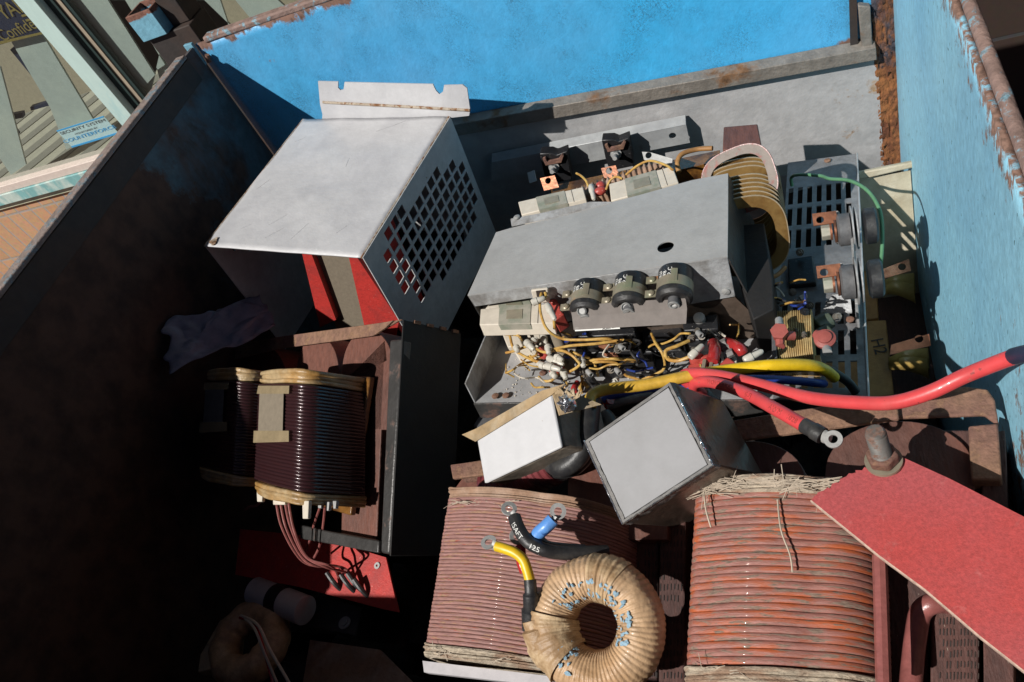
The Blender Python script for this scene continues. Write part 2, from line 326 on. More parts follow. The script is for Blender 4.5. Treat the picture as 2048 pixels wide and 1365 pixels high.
M['boxA_side'] = mat('grimy_tin_side', (.30, .26, .21), .55, .3, base2=(.18, .15, .12), s2=14, dirt=.5, bump=.3)
M['tape_brown'] = mat('brown_masking_tape', (.40, .28, .15), .65, base2=(.50, .42, .30), s2=12, dirt=.4, bump=.4)
M['tape_grey'] = mat('grey_cloth_tape', (.17, .165, .16), .6, base2=(.23, .22, .21), s2=18, dirt=.4, bump=.6, sb=130)
M['boxB'] = mat('satin_zinc_sheet', (.29, .29, .30), .6, .05, base2=(.27, .27, .275), s2=5, dirt=.08, bump=.03, sb=300)
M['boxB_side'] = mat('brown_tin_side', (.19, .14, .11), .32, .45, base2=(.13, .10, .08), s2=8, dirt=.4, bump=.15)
M['solder'] = mat('molten_solder', (.72, .72, .74), .15, .95, dirt=.1, bump=.6, sb=60)
M['beige'] = mat('beige_enamel_sheet', (.50, .45, .34), .55, base2=(.42, .36, .25), s2=9, rust=(.25, .12, .05), sr=14, tr=(.66, .72), dirt=.25, bump=.3)
M['yellow_film'] = mat('yellow_varnished_film', (.55, .40, .13), .35, base2=(.40, .27, .08), s2=14, dirt=.3, bump=.2, coat=.3)
M['orange_paper'] = mat('orange_kraft_tape', (.42, .22, .07), .6, base2=(.34, .16, .05), s2=10, dirt=.3, bump=.2)
M['dirty_white'] = mat('white_pvc', (.52, .50, .52), .45, dirt=.2, bump=.05)
M['bag'] = mat('pale_violet_plastic_bag', (.24, .24, .31), .5, dirt=.35, bump=.3, sb=20)
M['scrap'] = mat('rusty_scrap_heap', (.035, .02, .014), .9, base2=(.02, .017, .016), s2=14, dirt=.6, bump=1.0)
M['brick'] = None
M['teal'] = mat('weathered_teal_frame', (.20, .42, .42), .6, base2=(.50, .60, .55), s2=14, t2=(.46, .6), stretch=(1, 1, .5), dirt=.15, bump=.1)
M['teal_pale'] = mat('chalky_mint_frame', (.50, .66, .62), .6, base2=(.34, .56, .57), s2=12, t2=(.56, .70), stretch=(1, 1, .4), dirt=.08, bump=.1)
M['teal_dark'] = mat('dark_green_gasket', (.016, .036, .034), .6, dirt=.2)
M['pinkish'] = mat('pale_pink_sill', (.62, .52, .46), .6, dirt=.15)
M['cream_trim'] = mat('cream_trim', (.60, .58, .42), .6, base2=(.45, .50, .36), s2=20, dirt=.2)
M['reflected_band'] = mat('grey_green_reflection', (.40, .44, .41), .8, base2=(.47, .50, .45), s2=3, dirt=.12)  # colour of column reflections seen in the glass
M['tan_wall'] = mat('tan_interior', (.36, .30, .22), .8, dirt=.2)
M['shade_stripe'] = mat('floor_shade_stripe', (.28, .26, .225), .8, dirt=.2)  # dark stripes painted for shadow bars in the window
M['lit_floor'] = mat('lit_pale_floor', (.50, .46, .38), .8, dirt=.2)  # pale floor between the shade stripes stands for the lit bars
M['navy'] = mat('navy_banner', (.018, .025, .06), .5, dirt=.3)
M['gold_ink'] = mat('gold_ink', (.27, .20, .06), .5, dirt=.2)
M['sticker'] = mat('pale_sticker', (.60, .76, .80), .5, dirt=.05)
M['sticker_blue'] = mat('sticker_blue', (.06, .36, .70), .5, dirt=.05)
M['paving'] = mat('concrete_paving', (.30, .27, .23), .85, dirt=.3, sd_=30)
def glassmat(name, tint, fac, rough=.05):
    m_ = bpy.data.materials.new(name); m_.use_nodes = True; t = m_.node_tree; N = t.nodes; L = t.links; N.remove(N['Principled BSDF'])
    a = N.new('ShaderNodeBsdfTransparent'); a.inputs[0].default_value = (*tint, 1); g = N.new('ShaderNodeBsdfGlossy'); g.inputs['Roughness'].default_value = rough; g.inputs[0].default_value = (.9, .9, .9, 1)
    x = N.new('ShaderNodeMixShader'); lw = N.new('ShaderNodeLayerWeight'); f = N.new('ShaderNodeMath'); f.operation = 'POWER'; L.new(lw.outputs['Facing'], f.inputs[0]); f.inputs[1].default_value = 4
    ad = N.new('ShaderNodeMath'); ad.operation = 'ADD'; ad.inputs[1].default_value = fac; L.new(f.outputs[0], ad.inputs[0]); L.new(ad.outputs[0], x.inputs[0]); L.new(a.outputs[0], x.inputs[1]); L.new(g.outputs[0], x.inputs[2]); L.new(x.outputs[0], N['Material Output'].inputs[0]); return m_
M['glass'] = glassmat('shop_glass', (.90, .93, .92), .02)
def film(name, col, alpha, rough):
    m_ = mat(name, col, rough, dirt=.3, sd_=40, bump=.2, sb=30); b = m_.node_tree.nodes['Principled BSDF']; b.inputs['Alpha'].default_value = alpha; return m_
M['clear'] = film('smoky_clear_plastic', (.22, .185, .165), .72, .6)
M['clear_tape'] = film('clear_tape', (.42, .33, .20), .55, .25)
def brickmat(name, c1, c2, mortar, sx, sz, rot=False):
    m_ = bpy.data.materials.new(name); m_.use_nodes = True; t = m_.node_tree; N = t.nodes; L = t.links; b = N['Principled BSDF']; b.inputs['Roughness'].default_value = .85
    g = N.new('ShaderNodeNewGeometry'); mp = N.new('ShaderNodeMapping'); L.new(g.outputs['Position'], mp.inputs[0]); mp.inputs['Rotation'].default_value = (math.radians(90), 0, 0) if rot else (0, 0, 0)
    br = N.new('ShaderNodeTexBrick'); br.offset = 0 if rot else .5; br.inputs['Color1'].default_value = (*c1, 1); br.inputs['Color2'].default_value = (*c2, 1); br.inputs['Mortar'].default_value = (*mortar, 1)
    br.inputs['Scale'].default_value = 1; br.inputs['Brick Width'].default_value = sx; br.inputs['Row Height'].default_value = sz; br.inputs['Mortar Size'].default_value = .006; br.inputs['Mortar Smooth'].default_value = .2; L.new(mp.outputs[0], br.inputs[0])
    n = N.new('ShaderNodeTexNoise'); n.inputs['Scale'].default_value = 60; n.inputs['Detail'].default_value = 8; L.new(g.outputs['Position'], n.inputs[0])
    mx = N.new('ShaderNodeMix'); mx.data_type = 'RGBA'; mx.blend_type = 'MULTIPLY'; mx.inputs[0].default_value = .45; L.new(br.outputs[0], mx.inputs[6]); L.new(n.outputs['Color'], mx.inputs[7]); L.new(mx.outputs[2], b.inputs[0])
    bp = N.new('ShaderNodeBump'); bp.inputs['Strength'].default_value = .5; bp.inputs['Distance'].default_value = .004; L.new(br.outputs['Fac'], bp.inputs['Height']); bp.invert = True; L.new(bp.outputs[0], b.inputs['Normal']); return m_
M['brick'] = brickmat('orange_soldier_brick', (.62, .36, .20), (.55, .30, .16), (.42, .36, .31), .085, .24, True)
M['pavers'] = brickmat('brown_pavers', (.17, .095, .06), (.14, .08, .055), (.15, .14, .13), .30, .30)
M['pier'] = brickmat('shade_darkened_tiles', (.045, .026, .018), (.038, .022, .015), (.05, .05, .052), .30, .30, True)  # tile colours darkened to stand for shade
# ---------------------------------------------------------------- the place: ground, shop front
XW0, XW1, YF, YN, RIM, FLO = -1.205, .145, 1.41, -.012, 1.30, .25
mb = MB(); W0 = Fr((0, 0, 0), (1, 0, 0), (0, 1, 0))
mb.add([(-60, -60, 0), (60, -60, 0), (60, 60, 0), (-60, 60, 0)], [(0, 1, 2, 3)]); struct(mb.build('ground', M['pavers']))
YS = 2.4
FS = Fr((0, YS, 0), (1, 0, 0), (0, 0, 1))     # plane of the shop front; w points to -Y
shop = thing('shop_front', 'glazed shop front with weathered mint green frame over orange brick, behind the bin', 'shop front', (-2.2, YS, 0))
def zat(px, py): return PY(px, py, YS).z
zs1, zs2, zs3, zs4 = zat(0, 369), zat(0, 384), zat(0, 406), zat(0, 419)
MB().box(FS, -6, 3.5, 0, zs4, -.25, -.005).build('brick_wall', M['brick'], shop, smooth=False)
MB().box(FS, -6, -1.2, zs4, zs3, -.06, .012).build('lower_trim', M['cream_trim'], shop, bev=.003)
MB().box(FS, -6, -1.2, zs3, zs2, -.06, .035).build('bottom_rail', M['teal'], shop, bev=.003)
MB().box(FS, -6, -1.2, zs2, zs1, -.06, .025).build('sill', M['pinkish'], shop, bev=.003)
xa, xb = PY(42, 0, YS).x, PY(84, 0, YS).x
zt = 3.2
MB().box(FS, xa, xb, zs1, zt, -.05, .03).build('mullion', M['teal_pale'], shop, bev=.003)
xc, xd, xe, xf = PY(84, 0, YS).x, PY(102, 0, YS).x, PY(113, 0, YS).x, PY(122, 0, YS).x
MB().box(FS, xb, xc + (xd - xc), zs1, zt, -.04, -.004).build('gasket', M['teal_dark'], shop)
MB().box(FS, xd, xe, zs1, zt, -.04, -.012).build('inner_bead', M['tan_wall'], shop)
MB().box(FS, xe, xf, zs1, zt, -.04, -.016).build('gasket', M['teal_dark'], shop)
MB().box(FS, -6, xa, zs1, zt, -.022, -.017).build('window_pane', M['glass'], shop)
MB().box(FS, xf, 3.5, zs1, zt, -.022, -.017).build('window_pane', M['glass'], shop)
# inside the window: bands, bars and stripes stand for reflections and shade
MB().box(W0, -6, 3.5, YS + .05, YS + .85, zs1 - .08, zs1 - .05).build('interior_floor', M['lit_floor'], shop)
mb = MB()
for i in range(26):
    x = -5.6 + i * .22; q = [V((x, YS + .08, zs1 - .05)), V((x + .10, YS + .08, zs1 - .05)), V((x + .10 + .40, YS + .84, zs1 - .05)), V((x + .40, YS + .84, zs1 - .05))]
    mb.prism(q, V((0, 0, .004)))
mb.build('floor_shade_stripes', M['shade_stripe'], shop)  # shadow stripes modelled as thin dark strips on the floor
MB().box(W0, -6, 3.5, YS + .85, YS + .9, zs1 - .1, 3.2).build('back_wall', M['tan_wall'], shop)
def band(name, pts, m_, y, d=.012):
    return MB().prism([PY(px, py, y) for px, py in pts], V((0, d, 0))).build(name, m_, shop)
for k, pts in enumerate([[(-80, 110), (0, 135), (52, 330), (22, 350), (-80, 200)], [(22, 83), (80, 62), (200, 262), (133, 300), (100, 215)], [(100, 66), (74, 30), (80, 0), (140, 60)],
          [(118, 0), (215, 0), (310, 150), (262, 205), (205, 110)], [(212, 0), (250, 0), (330, 130), (300, 150)], [(345, 0), (408, 0), (470, 60), (440, 100)], [(470, 0), (555, 0), (600, 40), (520, 60)], [(148, -60), (262, -60), (330, 60), (300, 190), (240, 190)], [(262, -60), (420, -60), (470, 90), (330, 200)]]):
    band('reflected_band', pts, M['reflected_band'], YS + .05 + .014 * (k % 3), .009)  # solid bands in place of mirrored columns
for pts in [[(20, 100), (32, 92), (146, 235), (138, 243)], [(0, 236), (8, 232), (36, 270), (30, 279)], [(60, 215), (110, 200), (112, 208), (62, 222)], [(-10, 236), (44, 226), (46, 236), (-10, 246)]]:
    band('reflected_post', pts, M['navy'], YS + .10, .02)  # dark bars in place of thin posts reflected in the glass
band('banner', [(-60, -120), (30, -120), (100, 62), (0, 90), (-60, 100)], M['navy'], YS + .03, .004)
for pts in [[(-20, 88), (95, 62), (96, 66), (-20, 94)], [(42, 31), (60, 26), (62, 30), (44, 35)], [(50, 40), (68, 35), (70, 39), (53, 44)]]:
    band('banner_line', pts, M['gold_ink'], YS + .026, .002)
text('n Confidence', FS, PY(40, 58, YS + .025), (1, 0, 0), (0, 0, 1), .062, M['gold_ink'], shop)
text('YARD', FS, PY(34, 15, YS + .025), (1, 0, 0), (0, 0, 1), .075, M['gold_ink'], shop)
pier = MB().prism([V((.38, YS - .12, 0)), V((1.6, YS - .12, 0)), V((1.6, YS - .012, 0)), V((.38, YS - .012, 0))], V((0, 0, 1.5))).build('added_shaded_pier', M['pier'], None, smooth=False); tag(pier, 'added brown tiled pier, darkened for shade, beyond the right rim at the top right', 'pier')  # added pier; its dark tiles carry the shade past the rim
# sticker on the pane
st = [PY(*p, YS - .0) + V((0, .022, 0)) for p in [(107, 268), (180, 245), (212, 282), (137, 305)]]
u_ = (st[1] - st[0])
x0, x1 = PY(112, 266, YS).x, PY(208, 250, YS).x; z0, z1 = zat(137, 303), zat(107, 268)
sxa = PY(107, 268, YS).x; sxb = sxa + (PY(180, 245, YS) - PY(107, 268, YS)).length * 1.28
MB().box(FS, sxa, sxb, z0, z1, -.024, -.0225).build('sticker', M['sticker'], shop)
MB().box(FS, sxa, sxb, z1 - .006, z1, -.0225, -.0215).build('sticker_border', M['sticker_blue'], shop)
MB().box(FS, sxa, sxb, z0, z0 + .008, -.0225, -.0215).build('sticker_border', M['sticker_blue'], shop)
cxs = (sxa + sxb) / 2; hz = z1 - z0
text('SECURITY SYSTEM', FS, V((cxs, YS + .0215, z1 - hz * .2)), (1, 0, 0), (0, 0, 1), hz * .2, M['flat_grey'], shop, ws=.62 * (sxb - sxa) / hz / 1.05)
text('MONITORED BY', FS, V((cxs, YS + .0215, z1 - hz * .42)), (1, 0, 0), (0, 0, 1), hz * .11, M['flat_grey'], shop, ws=.62 * (sxb - sxa) / hz / 1.05)
text('COUNTERFORCE', FS, V((cxs, YS + .0215, z1 - hz * .62)), (1, 0, 0), (0, 0, 1), hz * .24, M['sticker_blue'], shop, ws=.62 * (sxb - sxa) / hz / 1.05)
# ---------------------------------------------------------------- the bin
binr = thing('scrap_bin', 'blue painted rusty steel bin filled with electrical scrap', 'metal bin', (-.53, .7, .1))
MB().box(W0, XW0 - .02, XW1 + .02, YN - .02, YF + .02, FLO - .02, FLO).build('bin_floor', M['dark_steel'], binr)
mb = MB(); mb.grid(lambda a, b: (XW0 + .0015 + a * (XW1 - XW0 - .0015), YF + .003 * math.sin(a * 9) * math.sin(b * 5) , .915 + b * (RIM - .915)), 60, 20); mb.build('far_wall', M['blue_far'], binr, solid=.006)
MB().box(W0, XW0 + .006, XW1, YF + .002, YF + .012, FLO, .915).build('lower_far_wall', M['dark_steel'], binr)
mb = MB(); mb.grid(lambda a, b: (XW1 + .004 * math.sin(a * 7 + b * 3) * (1 - b), YN + a * (YF + .01 - YN), FLO + b * (RIM - FLO)), 60, 40); mb.f = [f[::-1] for f in mb.f]; mb.build('right_wall', M['blue_right'], binr, solid=-.006)
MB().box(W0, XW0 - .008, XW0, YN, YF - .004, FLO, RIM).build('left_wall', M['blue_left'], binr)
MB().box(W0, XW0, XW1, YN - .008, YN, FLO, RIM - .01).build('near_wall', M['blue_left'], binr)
# rims
def noisy_tube(pts, r, n, seg, amp):
    P = crom(pts, seg); mb = MB(); mb.tube(P, r, n)
    mb.v = [p + V((noise.noise(p * 30), noise.noise(p * 30 + V((5, 0, 0))), noise.noise(p * 30 + V((0, 7, 0))))) * amp for p in mb.v]; return mb
noisy_tube([(XW1 + .007, YN, RIM), (XW1 + .007, .7, RIM), (XW1 + .007, YF + .05, RIM)], .0068, 14, 60, .0007).build('right_rim', M['rim_rust'], binr)
MB().box(W0, XW0 + .03, XW1, YF - .004, YF + .022, RIM - .004, RIM + .010).build('far_rim', M['rim_rust'], binr, bev=.004)
MB().box(W0, XW0 - .020, XW0 + .007, YN, YF - .05, RIM - .003, RIM + .006).build('left_rim', M['rim_left'], binr, bev=.003)
MB().box(W0, XW0, XW0 + .006, YN, YF - .05, RIM - .055, RIM - .004).build('left_rim_angle', M['dark_steel'], binr, bev=.002)
# seam and rail on the far wall
xs1 = PY(1745, 60, YF).x; 
mb = MB(); mb.grid(lambda a, b: (xs1 + a * (XW1 - xs1), YF - .006 - .004 * noise.noise(V((a * 9, b * 60, 2))) - .003 * noise.noise(V((a * 20, b * 150, 2))), .60 + b * .70), 12, 160); mb.build('rusty_corner_strip', M['rust_col'], binr, solid=-.004)
zr = PY(1755, 110, YF - .03).z
RF = Fr((0, YF - .028, 0), (1, 0, 0), (0, 0, 1))
ra, rb, rc, rd = PY(900, 252, YF - .028), PY(1752, 96, YF - .028), PY(1754, 121, YF - .028), PY(905, 275, YF - .028)
mb = MB(); mb.prism([ra, rb, rc, rd], V((0, .003, 0))); mb.prism([ra, rb, rb + V((0, .024, .006)), ra + V((0, .024, .006))], V((0, 0, -.003))); mb.build('bottom_rail', M['rail'], binr, bev=.0015)
mb = MB(); mb.prism([PY(1716, 12, YF - .02), PY(1741, 14, YF - .02), PY(1746, 98, YF - .02), PY(1724, 102, YF - .02)], V((0, .015, 0))); mb.build('hinge_strap', M['rail'], binr, bev=.002)
mb = MB(); mb.prism([PY(1697, -60, YF - .012), PY(1712, -60, YF - .012), PY(1716, 92, YF - .012), PY(1701, 98, YF - .012)], V((0, .006, 0))); mb.build('dark_gap_strip', M['dark_steel'], binr)  # dark strip standing for the shade in an open gap
# grey sheet under the rail
gp = [PY(910, 268, YF - .01), PY(1755, 119, YF - .01), PY(1768, 336, YF - .01), PY(935, 560, YF - .01)]
tag(MB().prism(gp, V((0, .004, 0))).build('grey_metal_sheet', M['grey_plate'], None), 'dusty grey metal sheet under the rail of the far blue wall', 'metal sheet')
# corner post and socket
q0, q1 = PY(250, 37, 1.44), PY(297, 18, 1.44); zt0 = (q0.z + q1.z) / 2; zb0 = PY(312, 77, 1.44).z
mb = MB(); t_ = .006
for (xa_, xb_, ya_, yb_) in ((q0.x, q1.x, 1.44, 1.44 + t_), (q0.x, q1.x, 1.51 - t_, 1.51), (q0.x, q0.x + t_, 1.44 + t_, 1.51 - t_), (q1.x - t_, q1.x, 1.44 + t_, 1.51 - t_)): mb.box(W0, xa_, xb_, ya_, yb_, zb0, zt0)
mb.build('stacking_socket', M['blue_post'], binr, bev=.0015)
MB().box(W0, q0.x + .004, q1.x + .055, 1.452, 1.53, .2, zb0 - .0).build('corner_post', M['dark_steel'], binr, bev=.003)  # post coloured dark for the shade it stands in
MB().box(W0, q1.x, q1.x + .05, 1.47, 1.53, zb0, zt0 + .03).build('corner_gusset', M['dark_steel'], binr, bev=.003)  # same dark colour for shade as the post
pz = [PY(366, 92, 1.40), PY(382, 88, 1.40), PY(412, 132, 1.40), PY(384, 116, 1.40)]
MB().prism(pz, V((0, .008, 0))).build('corner_lug', M['blue_post'], binr, bev=.001)
MB().cyl(PY(414, 110, 1.40), PY(418, 124, 1.40), .005, 10).build('latch_pin', M['rusty'], binr)
# litter beyond the right rim
for i, (px, py, s) in enumerate([(1960, 88, .020), (1968, 120, .013), (2016, 290, .028), (2030, 272, .02)]):
    mb = MB(); c = PX(px, py, XW1 + .035)
    mb.grid(lambda a, b: c + V((0, (a - .5) * s * 2.6, (b - .5) * s * 2)) + V((1, .3, .3)) * s * noise.noise(V((a * 4 + i * 3, b * 4, i))), 7, 7)
    tag(mb.build('dry_leaf' if i < 2 else 'torn_plastic_scrap', M['paper'] if i < 2 else M['flat_grey'], None, solid=.0006), ['dry pale leaf caught outside the right rim near the photo top', 'small curled leaf just below the larger dry leaf on the right rim', 'crumpled dull plastic scrap hanging outside the right rim', 'small torn film scrap above the crumpled plastic on the right rim'][i], 'leaf' if i < 2 else 'plastic scrap')
# ---------------------------------------------------------------- ventilated white steel housing
B1 = fr((-1.086, .9532, -.685), (.9756, -.1905, -.1093), (.1911, .9816, -.0045))
W1, D1 = .3614, .384
hs = thing('vented_steel_housing', 'white painted steel box with square vent holes and a notched top flange', 'steel housing', B1.P(.2, .2, -.3))
mb = MB(); mb.grid(lambda a, b: B1.P(a * W1, b * D1, .0018 * noise.noise(V((a * 5, b * 5, 1)))), 30, 30); mb.build('top_panel', M['white'], hs, solid=.0025)
for (a, b) in ((W1 + .001, 0),): pass
MB().tube(crom([B1.P(W1, 0, -.001), B1.P(W1, D1 / 2, -.001), B1.P(W1, D1, -.001)], 12), .0022, 8).build('worn_fold', M['white_edge'], hs)
MB().tube(crom([B1.P(0, 0, -.001), B1.P(0, D1 / 2, -.001), B1.P(0, D1, -.001)], 12), .0018, 8).build('worn_fold', M['white_edge'], hs)
SR = Fr(B1.P(W1 + .0015, 0, 0), B1.v, -B1.w); SR.w = B1.u        # right side: u along the depth, v downwards
HH = .315
pol = [SR.loc(onplane(px, py, SR.O, B1.u))[:2] for px, py in [(752, 508), (800, 420), (905, 306), (935, 345), (955, 410), (940, 462), (880, 560), (832, 602), (790, 555)]]
p_ = .0275; xs = []; ys = []
x = 0.0
def lines(total, p, bar, start):
    L_ = [0.]; x = start
    while x + p < total: L_ += [x, x + p - bar]; x += p
    return L_ + [total]
xs = lines(D1, p_, .0070, .016); ys = lines(HH, p_, .0070, .012)
def sol(i, j):
    if i % 2 == 0 or j % 2 == 0: return True
    return not inpoly((xs[i] + xs[i + 1]) / 2, (ys[j] + ys[j + 1]) / 2, pol)
mb = perf(SR, xs, ys, sol, 0); mb.build('vented_side_panel', M['white_side'], hs, solid=.002, smooth=False)
SL = Fr(B1.P(.0005, 0, 0), B1.v, -B1.w); SL.w = B1.u
poll = [(.03, .02), (.12, .02), (.12, .07), (.07, .10)]
mb = perf(SL, xs, ys, lambda i, j: True if (i % 2 == 0 or j % 2 == 0) else not inpoly((xs[i] + xs[i + 1]) / 2, (ys[j] + ys[j + 1]) / 2, poll), 0); mb.build('vented_side_panel', M['white_side'], hs, solid=.002, smooth=False)
MB().box(B1, .002, W1, D1 - .003, D1, -HH, -.003).build('back_panel', M['white_side'], hs)
# flange with notches
BF = Fr(B1.P(0, D1, 0), B1.u, (0, .12, 1)); 
fl = [(643, 250), (645, 230), (640, 209), (636, 163), (676, 164), (676, 176), (681, 181), (687, 180), (689, 165), (866, 169), (868, 174), (872, 182), (879, 189), (886, 184), (888, 171), (925, 170), (934, 177), (940, 220), (938, 232), (903, 236), (895, 250)]
rings('mounting_flange', BF, fl, [], .0025, M['white'], hs)
mb = MB(); mb.tube(crom([BF.at(646, 205, .001), BF.at(780, 212, .001), BF.at(940, 221, .001)], 10), .0028, 8); mb.build('flange_crease', M['white_edge'], hs)
# boards standing in the mouth of the housing
FM = Fr(B1.P(0, .03, 0), B1.u, -B1.w); FM.w = -B1.v
MB().prism([FM.at(632, 495), FM.at(700, 495), FM.at(760, 690), FM.at(680, 690)], B1.v * .004).build('brown_board', M['brown_board'], hs)
FM2 = Fr(B1.P(0, .028, 0), B1.u, -B1.w); FM2.w = -B1.v
MB().prism([FM2.at(697, 512), FM2.at(712, 512), FM2.at(798, 642), FM2.at(790, 680), FM2.at(735, 680)], B1.v * .003).build('red_board', M['red_board'], hs)
qa, qb = B1.P(0, 0, 0), None
p1, p2, p3, p4 = FM.at(598, 490, .012), FM.at(612, 486, .012), FM.at(672, 640, .012), FM.at(640, 655, .012)
MB().prism([p - B1.w * max(0, B1.loc(p)[2] + .004) for p in (p1, p2, p3, p4)], B1.v * .012).build('red_divider', M['red_board'], hs)
MB().prism([SR.O + B1.u * -.045 + B1.v * .03 - B1.w * .02, SR.O + B1.u * -.045 + B1.v * .16 - B1.w * .02, SR.O + B1.u * -.045 + B1.v * .12 - B1.w * .3, SR.O + B1.u * -.045 + B1.v * .03 - B1.w * .3], B1.u * .003).build('red_board', M['red_board'], hs)
mb = MB()
for _ in range(9):
    a_, b_ = random.random() * W1 * .9 + .01, random.random() * D1 * .9 + .01; an = random.gauss(.9, .5); l = random.uniform(.01, .06)
    q = []
    for t in range(5):
        aa, bb_ = a_ + math.cos(an) * l * t / 4, b_ + math.sin(an + t * .05) * l * t / 4
        q.append(B1.P(min(max(aa, .004), W1 - .004), min(max(bb_, .004), D1 - .004), .0018 * noise.noise(V((aa / W1 * 5, bb_ / D1 * 5, 1))) + .0001))
    mb.tube(q, .00022, 4)
mb.build('scratches', M['flange'], hs)['kind'] = 'stuff'
# rust blister and torn corner
mb = MB(); c = B1.at(430, 484, .001)
for k in range(9):
    a = random.random() * 6.28; r = random.random() * .009; p = c + B1.u * math.cos(a) * r + B1.v * math.sin(a) * r; mb.tube([p, p + B1.w * .0015], .0025 + random.random() * .003, 7)
mb.build('rust_blister', M['white_edge'], hs)
# ---------------------------------------------------------------- windings
def winding(L0, R0, L1, R1, out, depth, rl, rr, turns, amp, bulge=0., jit=.0, per=7, ns=64, power=.6):
    mb = MB(); Wd = (R0 - L0).length; out = out.normalized()
    PH = (0, .05, .12, .30, .50, .70, .88, .95); NJ = turns * 8 if power < .5 else turns * per
    rnd = [random.uniform(-1, 1) for _ in range(turns + 2)]
    for j in range(NJ + 1):
        t = j / NJ if power >= .5 else min(1., (j // 8 + PH[j % 8]) / turns); L = L0.lerp(L1, t); R = R0.lerp(R1, t); wd = (R - L).length; u = (R - L).normalized(); o = (out - u * out.dot(u)).normalized()
        k = min(int(t * turns), turns - 1); ph = t * turns - k; b = amp * (abs(math.sin(math.pi * ph)) ** power) + rnd[k] * jit - (amp * .6 if power < .5 and j % 8 == 0 else 0)
        # closed section path
        path = []
        def arc(cx, cz, r, a0, a1, n):
            for i in range(n + 1):
                a = a0 + (a1 - a0) * i / n; path.append((cx + math.cos(a) * (r + b), cz + math.sin(a) * (r + b)))
        nf = 16
        arc(rl, -rl, rl, math.pi, math.pi / 2, 8)
        for i in range(1, nf): path.append((rl + (wd - rl - rr) * i / nf, b + bulge * math.sin(math.pi * i / nf)))
        arc(wd - rr, -rr, rr, math.pi / 2, 0, 10)
        for i in range(1, 5): path.append((wd + b, -rr - (depth - rr) * i / 5))
        path += [(wd + b, -depth), (-b, -depth)]
        for i in range(4, 0, -1): path.append((-b, -rl - (depth - rl) * i / 5))
        n = len(path)
        for i, (a, c) in enumerate(path):
            p = L + u * a + o * c; idx = len(mb.v)
            wob = noise.noise(V((i * .10, k * 3.1, 0))) * jit * 1.5
            mb.v.append(p + (R1 - R0).normalized() * wob); mb.uv[idx] = (i / n, t + math.floor(0))
    for j in range(NJ):
        for i in range(n):
            i2 = (i + 1) % n; mb.f.append((j * n + i, j * n + i2, (j + 1) * n + i2, (j + 1) * n + i))
    mb.f.append(tuple(range(n))[::-1]); mb.f.append(tuple(NJ * n + i for i in range(n)))
    return mb
# ---------------------------------------------------------------- big rusty transformer (two coils in view)
T3 = fr((-.4867, .263, -.80), (.9931, -.0454, .1084), (.0291, .9886, .1478))
t3 = thing('large_transformer', 'big rusty transformer with two copper red ribbed coils and a rusted top bar', 'transformer', T3.P(.25, .1, -.3))
def c3(px, py, h=0): return T3.at(px, py, h)
winding(c3(848, 1285), c3(1212, 1330), c3(893, 995), c3(1222, 1015), T3.w, .16, .010, .085, 40, .0015, .012, .0004, power=.4).build('left_coil', M['wdg_big'], t3, label='copper red coil under the tan toroid', ang=60)
winding(c3(1368, 1330), c3(1752, 1338), c3(1386, 992), c3(1744, 985), T3.w, .16, .014, .05, 24, .0018, .010, .0004, power=.28).build('right_coil', M['wdg_big2'], t3, label='wide glossy copper red coil under the red board', ang=60)
def frayed(L0, R0, L1, R1, out, depth, rl, rr, name, label=None, m_=None, extra=.003):
    mb = winding(L0, R0, L1, R1, out, depth, rl, rr, 5, .002, .012, .0016, per=4, power=.5); mb.uv = {}; mb.build(name, m_ or M['paper'], t3, label=label, ang=60)
frayed(c3(842, 1312), c3(1212, 1352), c3(846, 1285), c3(1211, 1330), T3.w, .17, .010, .085, 'paper_collar')
frayed(c3(893, 997), c3(1222, 1017), c3(895, 975), c3(1222, 992), T3.w, .165, .012, .085, 'paper_collar', m_=M['paper_brown'])
frayed(c3(1362, 1375), c3(1752, 1385), c3(1367, 1332), c3(1752, 1340), T3.w, .165, .012, .05, 'paper_collar')
frayed(c3(1386, 993), c3(1744, 987), c3(1390, 955), c3(1742, 948), T3.w, .165, .02, .05, 'paper_collar')
mb = MB(); mb.prism([c3(848, 1345, -.004), c3(1200, 1385, -.004), c3(1200, 1365, -.004), c3(845, 1322, -.004)], T3.w * -.01); mb.build('white_strap', M['dirty_white'], t3)
# loose fibres on the collars
mb = MB()
def fibres(cx, cy, sx, sy, n, base_h, lo=.01, hi=.045, updir=.5):
    for _ in range(n):
        p = c3(cx + random.uniform(-sx, sx), cy + random.uniform(-sy, sy), base_h); a = random.gauss(0, .22) + (math.pi if random.random() < .5 else 0)
        if random.random() < .10: a = random.uniform(0, 6.28)
        l = random.uniform(lo, hi); d = T3.u * math.cos(a) + T3.v * math.sin(a)
        mb.tube([p, p + d * l * .5 + T3.w * random.uniform(0, .006) * updir * 2, p + d * l + T3.w * random.uniform(-.003, .006) * updir], random.uniform(.0002, .0006), 4)
fibres(1560, 968, 120, 9, 120, .0125, .006, .028, .1); fibres(1420, 975, 22, 14, 60, .012, .006, .03, .3); fibres(1440, 1342, 60, 5, 14, .012, .004, .016, .2); fibres(960, 1006, 60, 6, 26, .011, .005, .02, .2); fibres(1060, 1322, 120, 4, 16, .01, .004, .015, .1); fibres(880, 1305, 20, 8, 12, .01, .004, .015, .2)
wire_p = [c3(1555, 1000, .014), c3(1562, 1060, .015), c3(1580, 1110, .014), c3(1585, 1145, .014)]
mb.tube(crom(wire_p, 6), .0009, 5); mb.tube(crom([c3(1408, 985, .012), c3(1412, 1020, .014), c3(1422, 1055, .012)], 5), .001, 5)
mb.build('loose_fibres', M['fibre'], t3)['kind'] = 'stuff'
